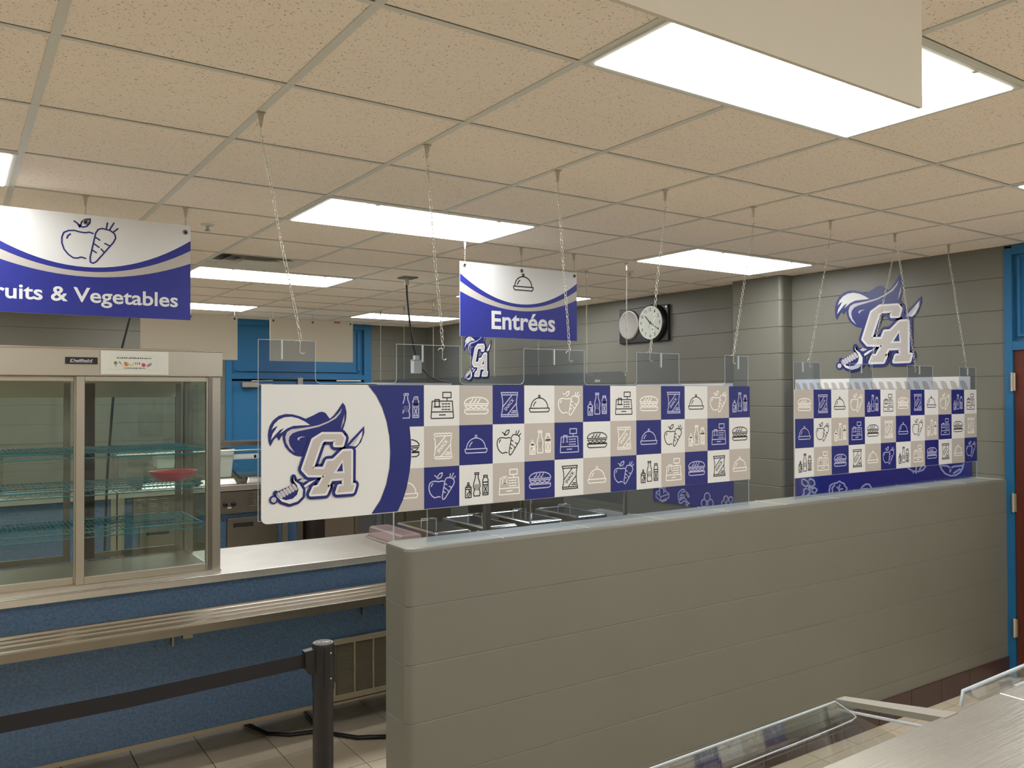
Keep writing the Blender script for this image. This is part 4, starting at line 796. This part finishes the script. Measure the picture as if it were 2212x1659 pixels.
# taped paper notice
nt = thing('paper_notice', 'laminated white notice with small fruit and vegetable pictures taped on the case header', 'notice', (.70, Y0-.005, .093))
part('sheet', MB().box(.556, .842, Y0-.0065, Y0-.0045, .093, .200, 'paper'), nt)
F = (Vector((.556, Y0-.0067, .093)), XU, ZU, -YU); mb = MB()
mb.line(F, [(.04, .022), (.237, .022), (.237, .086), (.04, .086)], .0006, .0002, 'tan', closed=True)
part('printed_border', mb, nt)
mb = MB(); random.seed(3); x = .065
while x < .21:
    w_ = random.uniform(.002, .005); h_ = random.choice((.004, .0055)); mb.fill(F, rect(x, .073, x+w_, .073+h_), .0002, 'ink'); x += w_+random.choice((.0012, .0012, .0035))
x = .095
while x < .185:
    w_ = random.uniform(.002, .004); mb.fill(F, rect(x, .027, x+w_, .027+random.choice((.004, .005))), .0002, 'ink'); x += w_+random.choice((.001, .003))
part('small_print', mb, nt)
mb = MB()
mb.disc(F, (.061, .052), .0075, .0002, 'green'); mb.line(F, [(.061, .046), (.062, .037)], .003, .0002, 'green')
mb.line(F, [(.076, .057), (.082, .050)], .004, .0002, 'olive'); mb.line(F, [(.082, .050), (.089, .040)], .0028, .0002, 'yellow')
mb.disc(F, (.105, .046), .0085, .0002, 'orangep'); mb.line(F, [(.097, .054), (.106, .055)], .004, .0003, 'green')
mb.line(F, arc(.124, .056, .012, .014, 200, 350, 8), .005, .00025, 'yellow')
for k, c_ in enumerate(('green', 'orangep', 'olive')): mb.line(F, [(.144+k*.008, .055), (.145+k*.008, .047)], .004, .0002, c_)
mb.disc(F, (.178, .044), .0085, .0002, 'red'); mb.line(F, [(.17, .053), (.178, .051)], .0025, .0003, 'green')
mb.line(F, [(.197, .041), (.207, .048)], .011, .0002, 'purple'); mb.line(F, [(.208, .05), (.214, .055)], .002, .0003, 'green')
part('produce_pictures', mb, nt)
# red oval reflection built as a solid bowl on the middle shelf
mb = MB(); rings = [(.0, .055), (.012, .085), (.035, .105), (.040, .110), (.036, .098), (.014, .078), (.004, .05)]
vv = [(.915+r*1.05*math.cos(2*math.pi*k/28), 4.33+r*.8*math.sin(2*math.pi*k/28), -.4235+h_*1.2) for h_, r in rings for k in range(28)]
mb.add(vv, [(r*28+i, r*28+(i+1) % 28, (r+1)*28+(i+1) % 28, (r+1)*28+i) for r in range(6) for i in range(28)], 'red', True); mb.add(vv[:28], [tuple(range(28))[::-1]], 'red')
solo('red_reflection', mb, 'red oval reflection in the display case, built as a bowl on the middle wire shelf', 'reflection')
# ---------------- queue post with belt ----------------
def post(x, y, lb, cap):
    t = thing('queue_post', lb, 'queue post', (x, y, ZF), 'queue posts')
    part('base', MB().tube([(x, y, ZF), (x, y, ZF+.012), (x, y, ZF+.03), (x, y, ZF+.05)], [.17, .17, .12, .04], 'black', 32), t)
    part('pole', MB().tube([(x, y, ZF+.03), (x, y, -.90)], .031, 'black', 28), t)
    part('head', MB().tube([(x, y, -.90), (x, y, -.765), (x, y, -.760)], [.0335, .0335, .0315], 'black', 28), t)
    c = part('cap', MB().tube([(x, y, -.760), (x, y, -.7585)], .0295, 'steel_dark', 28).tube([(x, y, -.7585), (x, y, -.758)], .026, 'black', 28), t)
    F = (Vector((x, y, -.7579)), Vector((.93, -.37, 0)).normalized(), Vector((.37, .93, 0)).normalized(), ZU)
    mb = MB(); text(mb, F, 'VIP', -.005, -.006, .024, .012, .0003, 'white', bold=.01, shear=.25); mb.line(F, [(-.021, -.003), (-.013, .004), (-.012, -.003), (-.006, .003)], .0016, .0003, 'white'); part('cap_lettering', mb, c)
    for z in (-.785, -.862): part('rivet', MB().tube([(x+.011, y-.0315, z), (x+.0115, y-.0345, z)], .0028, 'chrome', 8), t)
    part('side_channel', MB().box(x+.028, x+.036, y-.009, y+.009, -.885, -.77, 'black'), t)
    part('side_channel', MB().box(x-.009, x+.009, y-.036, y-.028, -.885, -.77, 'black'), t)
    return t
t = post(.947, 2.42, 'black queue post with a round marked cap in front of the counter', True)
part('belt_bracket', MB().prism([(.885, -.775), (.918, -.772), (.918, -.845), (.905, -.848), (.895, -.842), (.888, -.830)], 1, 2.407, 2.433, 'black'), t)
post(-1.2, 2.45, 'second black queue post beyond the left edge of the photo', False)
solo('queue_belt', MB().add([(x, 2.4185+.0008*s_+(.0 if x > 0 else .015), z-.02*math.sin(math.pi*min(1, max(0, (.887-x)/2.05)))) for x in (.887, .4, -.1, -.6, -1.165) for s_ in (-1, 1) for z in (-.826, -.784)],
     [f for k in range(4) for f in ((k*4, k*4+4, k*4+5, k*4+1), (k*4+2, k*4+3, k*4+7, k*4+6), (k*4+1, k*4+5, k*4+7, k*4+3), (k*4, k*4+2, k*4+6, k*4+4))], 'belt'), 'black webbing belt stretched from the queue post to the left', 'belt')
# ---------------- kitchen units behind ----------------
YU2 = 7.3
def unit(x0, x1, lb, kind):
    t = thing('serving_unit', lb, 'serving unit', ((x0+x1)/2, YU2+.35, ZF), 'rear serving units'); y = YU2
    part('worktop', MB().box(x0, x1, y-.02, y+.75, -.835, -.785, 'steel_top'), t, bevel=.004)
    part('body', MB().box(x0+.01, x1-.01, y+.02, y+.72, -1.62, -.835, 'laminate'), t)
    part('overshelf', MB().box(x0, x1, y+.15, y+.45, -.46, -.42, 'steel'), t)
    for x in (x0, x1-.04): part('shelf_post', MB().box(x, x+.04, y+.2, y+.24, -.785, -.46, 'steel'), t)
    for x in (x0+.1, x1-.1): part('leg', MB().tube([(x, y+.1, ZF), (x, y+.1, -1.62)], .03, 'steel', 10), t)
    return t
u1 = unit(.30, 1.11, 'steel and blue serving unit seen through the display case, left of the gap', 0)
part('end_post', MB().box(1.07, 1.11, YU2-.01, YU2+.02, -1.6, -.835, 'alu'), u1)
u2 = unit(1.12, 2.66, 'steel and blue hot food unit with black knobs and louvres, right of the display case', 1); y = YU2
for x in (1.12, 2.47, 2.61): part('corner_post', MB().box(x, x+.05, y-.012, y+.02, -1.6, -.835, 'alu'), u2)
cp = part('control_panel', MB().box(1.235, 2.43, y-.016, y+.02, -1.03, -.842, 'steel_dark'), u2)
for k, x in enumerate((1.965, 2.034)):
    part('knob', MB().tube([(x, y-.016, -.948), (x, y-.045, -.948), (x, y-.048, -.948)], [.020, .017, .013], 'black', 16), cp)
    part('indicator', MB().tube([(x, y-.016, -.895), (x, y-.022, -.895)], .004, 'chrome', 8), cp)
part('label_plate', MB().box(1.985, 2.02, y-.018, y-.016, -.985, -.974, 'white'), cp)
for x0 in (1.262, 1.352, 1.442, 2.165, 2.255):
    mb = MB()
    for k in range(8): z = -.98+k*.0155; mb.add([(x0, y-.017, z), (x0+.062, y-.017, z), (x0+.058, y-.027, z+.009), (x0+.004, y-.027, z+.009), (x0+.062, y-.017, z+.011), (x0, y-.017, z+.011)], [(0, 1, 2, 3), (3, 2, 4, 5)], 'chrome')
    part('louvre_bank', mb, cp, kind='stuff')
for a_, b_ in ((1.285, 1.92), (1.985, 2.43)):
    d = part('access_door', MB().box(a_, b_, y-.012, y+.02, -1.55, -1.075, 'steel_dark'), u2, bevel=.003)
    part('recess_handle', MB().box(a_+.05, a_+.225, y-.0135, y-.010, -1.165, -1.118, 'dark').box(a_+.05, a_+.225, y-.016, y-.012, -1.165, -1.155, 'steel'), d)
for z in (-1.09, -1.26): part('screw', MB().tube([(1.955, y+.022, z), (1.955, y+.015, z)], .006, 'chrome', 8), u2)
def coverlid(x0, x1, lb, name='steam_pan'):
    t = thing(name, lb, 'pan', ((x0+x1)/2, y+.3, -.785), 'pans on the rear unit')
    v = [(x0, y+.03, -.783), (x1, y+.03, -.783), (x1, y+.6, -.783), (x0, y+.6, -.783), (x0+.02, y+.06, -.727), (x1-.02, y+.06, -.727), (x1-.02, y+.57, -.727), (x0+.02, y+.57, -.727)]
    part('lid', MB().add(v, [(0, 1, 5, 4), (1, 2, 6, 5), (2, 3, 7, 6), (3, 0, 4, 7), (4, 5, 6, 7)], 'steel'), t, bevel=.008)
    part('rim', MB().box(x0-.015, x1+.015, y+.015, y+.615, -.7845, -.778, 'steel'), t)
coverlid(1.30, 1.62, 'long steel pan lid seen through the display case'); coverlid(1.76, 2.085, 'domed steel pan lid just right of the display case'); coverlid(2.165, 2.44, 'domed steel pan lid half hidden by the left end of the long sign')
solo('scoop', MB().add([(2.09, y+.05, -.728), (2.15, y+.05, -.765), (2.15, y+.3, -.72), (2.09, y+.3, -.66), (2.09, y+.05, -.716), (2.15, y+.05, -.752), (2.15, y+.3, -.71), (2.09, y+.3, -.65)], [(0, 1, 2, 3), (7, 6, 5, 4), (0, 4, 5, 1), (1, 5, 6, 2), (2, 6, 7, 3), (3, 7, 4, 0)], 'steel_dark'), 'grey flat scoop lying between two steel pan lids', 'scoop')
def bin_(x0, x1, z0, z1, yb, lb):
    t = thing('plastic_bin', lb, 'bin', ((x0+x1)/2, yb+.1, z0), 'milky plastic bins'); s = .02
    A = [(x0+s, yb+s), (x1-s, yb+s), (x1-s, yb+.2-s), (x0+s, yb+.2-s)]; B = [(x0, yb), (x1, yb), (x1, yb+.2), (x0, yb+.2)]
    v = [(a, b_, z0) for a, b_ in A]+[(a, b_, z1) for a, b_ in B]
    part('tub', MB().add(v, [(0, 1, 5, 4), (1, 2, 6, 5), (2, 3, 7, 6), (3, 0, 4, 7), (0, 3, 2, 1)], 'clearwhite'), t, bevel=.006)
    part('rim', MB().tube([(a, b_, z1) for a, b_ in B], .007, 'clearwhite', 6, closed=True), t)
bin_(1.90, 2.07, -.725, -.485, y+.08, 'tall milky plastic bin standing right of the display case'); bin_(1.42, 1.59, -.62, -.47, y+.07, 'milky plastic bin hanging on the rear unit, seen through the case')
solo('glove_rail', MB().box(2.07, 2.30, y+.12, y+.15, -.575, -.53, 'white').box(2.255, 2.275, y+.115, y+.12, -.565, -.54, 'black'), 'white horizontal rail with a black clip under the rear overshelf', 'rail')
rs = thing('rear_guard_rail', 'steel rail of the rear food guard in front of the blue doors', 'rail', (2.2, y+.1, -.5))
part('rail', MB().tube([(1.12, y+.05, -.49), (2.66, y+.05, -.49)], .006, 'zinc', 8), rs)
part('guard_pane', MB().box(1.2, 2.6, y+.045, y+.05, -.74, -.49, 'guard'), rs)
# tall cabinets right of the unit
c1 = thing('low_cabinet', 'dark brown open cabinet under the long sign, beside an orange strap', 'cabinet', (2.9, 7.1, ZF))
part('carcass', MB().box(2.70, 3.42, 7.1, 7.7, -1.62, -.62, 'brown_cab').box(2.70, 3.42, 7.08, 7.7, -.62, -.60, 'steel_dark'), c1)
for x in (2.75, 3.37): part('leg', MB().box(x-.02, x+.02, 7.15, 7.19, ZF, -1.62, 'steel_dark'), c1)
solo('orange_strap', MB().box(2.91, 2.935, 7.055, 7.075, -1.6, -.65, 'orange'), 'narrow orange-red strap hanging down the dark cabinet front', 'strap')
c2 = thing('holding_cabinet', 'tall taupe holding cabinet with a white top edge behind the long sign', 'cabinet', (3.0, 5.8, ZF))
part('body', MB().box(2.52, 3.36, 5.82, 6.4, -1.6, .055, 'olive'), c2)
part('top', MB().box(2.705, 3.36, 5.80, 6.42, .06, .089, 'clearwhite').box(2.50, 2.70, 5.80, 6.42, .05, .083, 'black').box(2.48, 3.37, 5.79, 6.42, .035, .06, 'steel_dark'), c2)
for x in (2.53, 2.95): part('door', MB().box(x, x+.4, 5.80, 5.82, -1.55, .03, 'olive'), c2, bevel=.004)
for x, w_ in ((2.69, .04), (2.755, .01)): part('door_trim', MB().box(x, x+w_, 5.785, 5.80, -1.5, .0, 'alu'), c2)
for x in (2.55, 3.28): part('leg', MB().box(x, x+.05, 5.85, 5.9, ZF, -1.6, 'steel_dark'), c2)
c3 = thing('drinks_cooler', 'dark grey steel cooler standing beyond the food pans', 'cooler', (3.6, 5.3, ZF))
part('body', MB().box(3.45, 3.85, 4.95, 5.7, -1.65, -.45, 'steel_dark'), c3, bevel=.01)
part('door', MB().box(3.47, 3.83, 4.93, 4.95, -1.6, -.48, 'steel_dark'), c3, bevel=.004)
part('handle', MB().tube([(3.50, 4.93, -.9), (3.50, 4.89, -.9), (3.50, 4.89, -.65), (3.50, 4.93, -.65)], .009, 'chrome', 8), c3)
for x in (3.5, 3.75): part('foot', MB().box(x, x+.05, 5.0, 5.05, ZF, -1.65, 'black'), c3)
# ---------------- things on the ceiling ----------------
v = thing('air_vent', 'square grey ceiling air vent just before a lit panel', 'vent', (1.738, 5.744, ZC)); x0, x1, y0, y1 = GX+2*CX+.012, GX+3*CX-.012, GY+6*CY+.012, GY+7*CY-.012
for k, m_ in enumerate((.0, .075, .15)):
    a_, b_, c_, d_ = x0+m_, x1-m_, y0+m_, y1-m_; s_ = .06; h_ = .035
    mb = MB(); z = ZC-.001
    o_ = [(a_, c_, z), (b_, c_, z), (b_, d_, z), (a_, d_, z)]; i_ = [(a_+s_, c_+s_, z+h_), (b_-s_, c_+s_, z+h_), (b_-s_, d_-s_, z+h_), (a_+s_, d_-s_, z+h_)]
    mb.add(o_+i_, [(i, (i+1) % 4, (i+1) % 4+4, i+4) for i in range(4)], 'grid'); part('vent_cone', mb, v)
part('vent_throat', MB().box(x0+.03, x1-.03, y0+.03, y1-.03, ZC+.036, ZC+.05, 'steel_dark').box(x0+.2, x1-.2, y0+.2, y1-.2, ZC+.0, ZC+.004, 'grid'), v)
for x, y_, lb in ((1.139, 4.573, 'small ceiling sprinkler right of the fruit sign'), (4.214, 4.608, 'small ceiling sprinkler above the wall clock')):
    t = thing('sprinkler', lb, 'sprinkler', (x, y_, ZC-.03), 'ceiling sprinklers')
    part('escutcheon', MB().tube([(x, y_, ZC+.001), (x, y_, ZC-.006)], [.035, .03], 'grid', 20), t); part('head', MB().tube([(x, y_, ZC-.006), (x, y_, ZC-.03), (x, y_, ZC-.032)], [.009, .007, .016], 'chrome', 12), t)
cb = thing('hanging_power_box', 'black cord dropping from a ceiling plate to a grey outlet box', 'power box', (3.0, 5.8, .17))
part('ceiling_plate', MB().box(2.90, 3.02, 5.73, 5.85, ZC-.008, ZC+.002, 'steel_dark'), cb); part('strain_relief', MB().tube([(2.955, 5.8, ZC-.008), (2.955, 5.8, ZC-.06)], .018, 'alu', 12), cb)
part('cord', MB().tube([(2.955, 5.8, ZC-.055), (2.96, 5.8, .76), (2.985, 5.8, .55), (3.02, 5.8, .36), (3.035, 5.8, .31)], .008, 'black', 8), cb)
part('outlet_box', MB().box(3.005, 3.075, 5.77, 5.83, .165, .27, 'clearwhite').box(3.02, 3.06, 5.78, 5.82, .27, .305, 'clearwhite').box(3.0, 3.08, 5.768, 5.832, .262, .272, 'alu'), cb, bevel=.004)
part('lower_cord', MB().tube([(3.075, 5.8, .215), (3.16, 5.8, .14), (3.24, 5.8, .105), (3.30, 5.8, .102), (3.34, 5.8, .092)], .006, 'black', 8), cb)
solo('power_cord', MB().tube([(1.0, 5.8, ZC-.003), (.985, 5.8, .68), (.955, 5.8, .49), (.915, 5.8, .317), (.87, 5.8, .1), (.83, 5.8, -.5), (.82, 5.9, -1.4), (.85, 6.0, ZF+.01)], .008, 'black', 8), 'thin black cord slanting down behind the display case, left of the blank sign', 'cord')
# ---------------- near steel shelf with its sneeze guard ----------------
ns = thing('steel_shelf', 'brushed steel shelf top in the near right corner, with a seam across it', 'shelf', (1.2, .4, ZF)); YE = .683
part('shelf_top', MB().box(-.3, 1.4425, -.25, YE, -.512, -.5, 'shelf_steel'), ns, bevel=.002)
part('shelf_top', MB().box(1.4445, 2.6, -.25, YE, -.512, -.5, 'shelf_steel'), ns, bevel=.002)
for x in (-.2, 1.44, 2.5): part('support_post', MB().box(x-.02, x+.02, .3, .34, ZF, -.512, 'steel'), ns)
part('lower_counter', MB().box(-.3, 2.6, -.25, .62, -.93, -.88, 'steel'), ns)
gg = thing('sneeze_guard', 'clear sloped sneeze guard with rounded lower edge fixed under the near steel shelf', 'guard', (1.1, .85, -.66), 'food guards')
YL = .96; ZL = -.60; XE = 1.401
P0 = [(-.3, YE-.05, -.560), (1.236, YE-.05, -.560), (XE, YL, ZL), (-.3, YL-.02, ZL)]
def slab(mb, P, n, m): n = Vector(n); v = [Vector(p) for p in P]+[Vector(p)+n for p in P]; k = len(P); return mb.add(v, [tuple(range(k))[::-1], tuple(range(k, 2*k))]+[(i, (i+1) % k, (i+1) % k+k, i+k) for i in range(k)], m)
mb = MB(); slab(mb, P0, (0, .001, .004), 'guard'); part('sloping_pane', mb, gg)
q = [(XE, YL, ZL+.006), (-.3, YL-.02, ZL+.006)]+[(-.3, .855, -.586), (1.27, .872, -.584), (1.325, .875, -.584), (1.345, .880, -.5845), (1.357, .892, -.586)]
mb = MB(); slab(mb, q, (0, .0004, .004), 'guard'); part('front_pane', mb, gg)
part('polished_edge', MB().tube([(-.3, YL-.02, ZL+.010), (XE, YL, ZL+.010)], .0022, 'edge', 6).tube([(XE, YL, ZL+.010)]+[(x, y, z+.003) for x, y, z in q[:1:-1]], .0012, 'edge', 6), gg)
mb = MB(); slab(mb, [(XE+.002, YL, ZL+.004), (XE+.030, YL-.002, ZL+.004), (1.30, YE-.01, -.508), (1.262, YE-.01, -.508)], (0, .002, .010), 'alu'); part('end_bar', mb, gg)
part('bar_edge', MB().tube([(XE+.002, YL-.004, ZL-.004), (1.245, YE, -.514)], .003, 'edge', 6), gg)
g2 = thing('sneeze_guard', 'second clear guard with a bright edge at the right border of the photo', 'guard', (2.1, .87, -.65), 'food guards')
P1 = [(1.675, .86, -.60), (2.6, .875, -.60), (2.6, YE-.05, -.565), (1.50, YE-.05, -.565)]
mb = MB(); slab(mb, P1, (0, .001, .004), 'guard'); part('sloping_pane', mb, g2)
mb = MB(); slab(mb, [(1.675, .86, -.60), (2.6, .875, -.60), (2.6, .875, -.64), (1.67, .86, -.625)], (0, .005, 0), 'guard'); part('front_pane', mb, g2)
part('polished_edge', MB().tube([(1.668, .86, -.625), (1.675, .86, -.597), (2.6, .875, -.597)], .004, 'edge', 6).box(1.54, 1.575, YE+.0, YE+.02, -.525, -.512, 'edge'), g2)
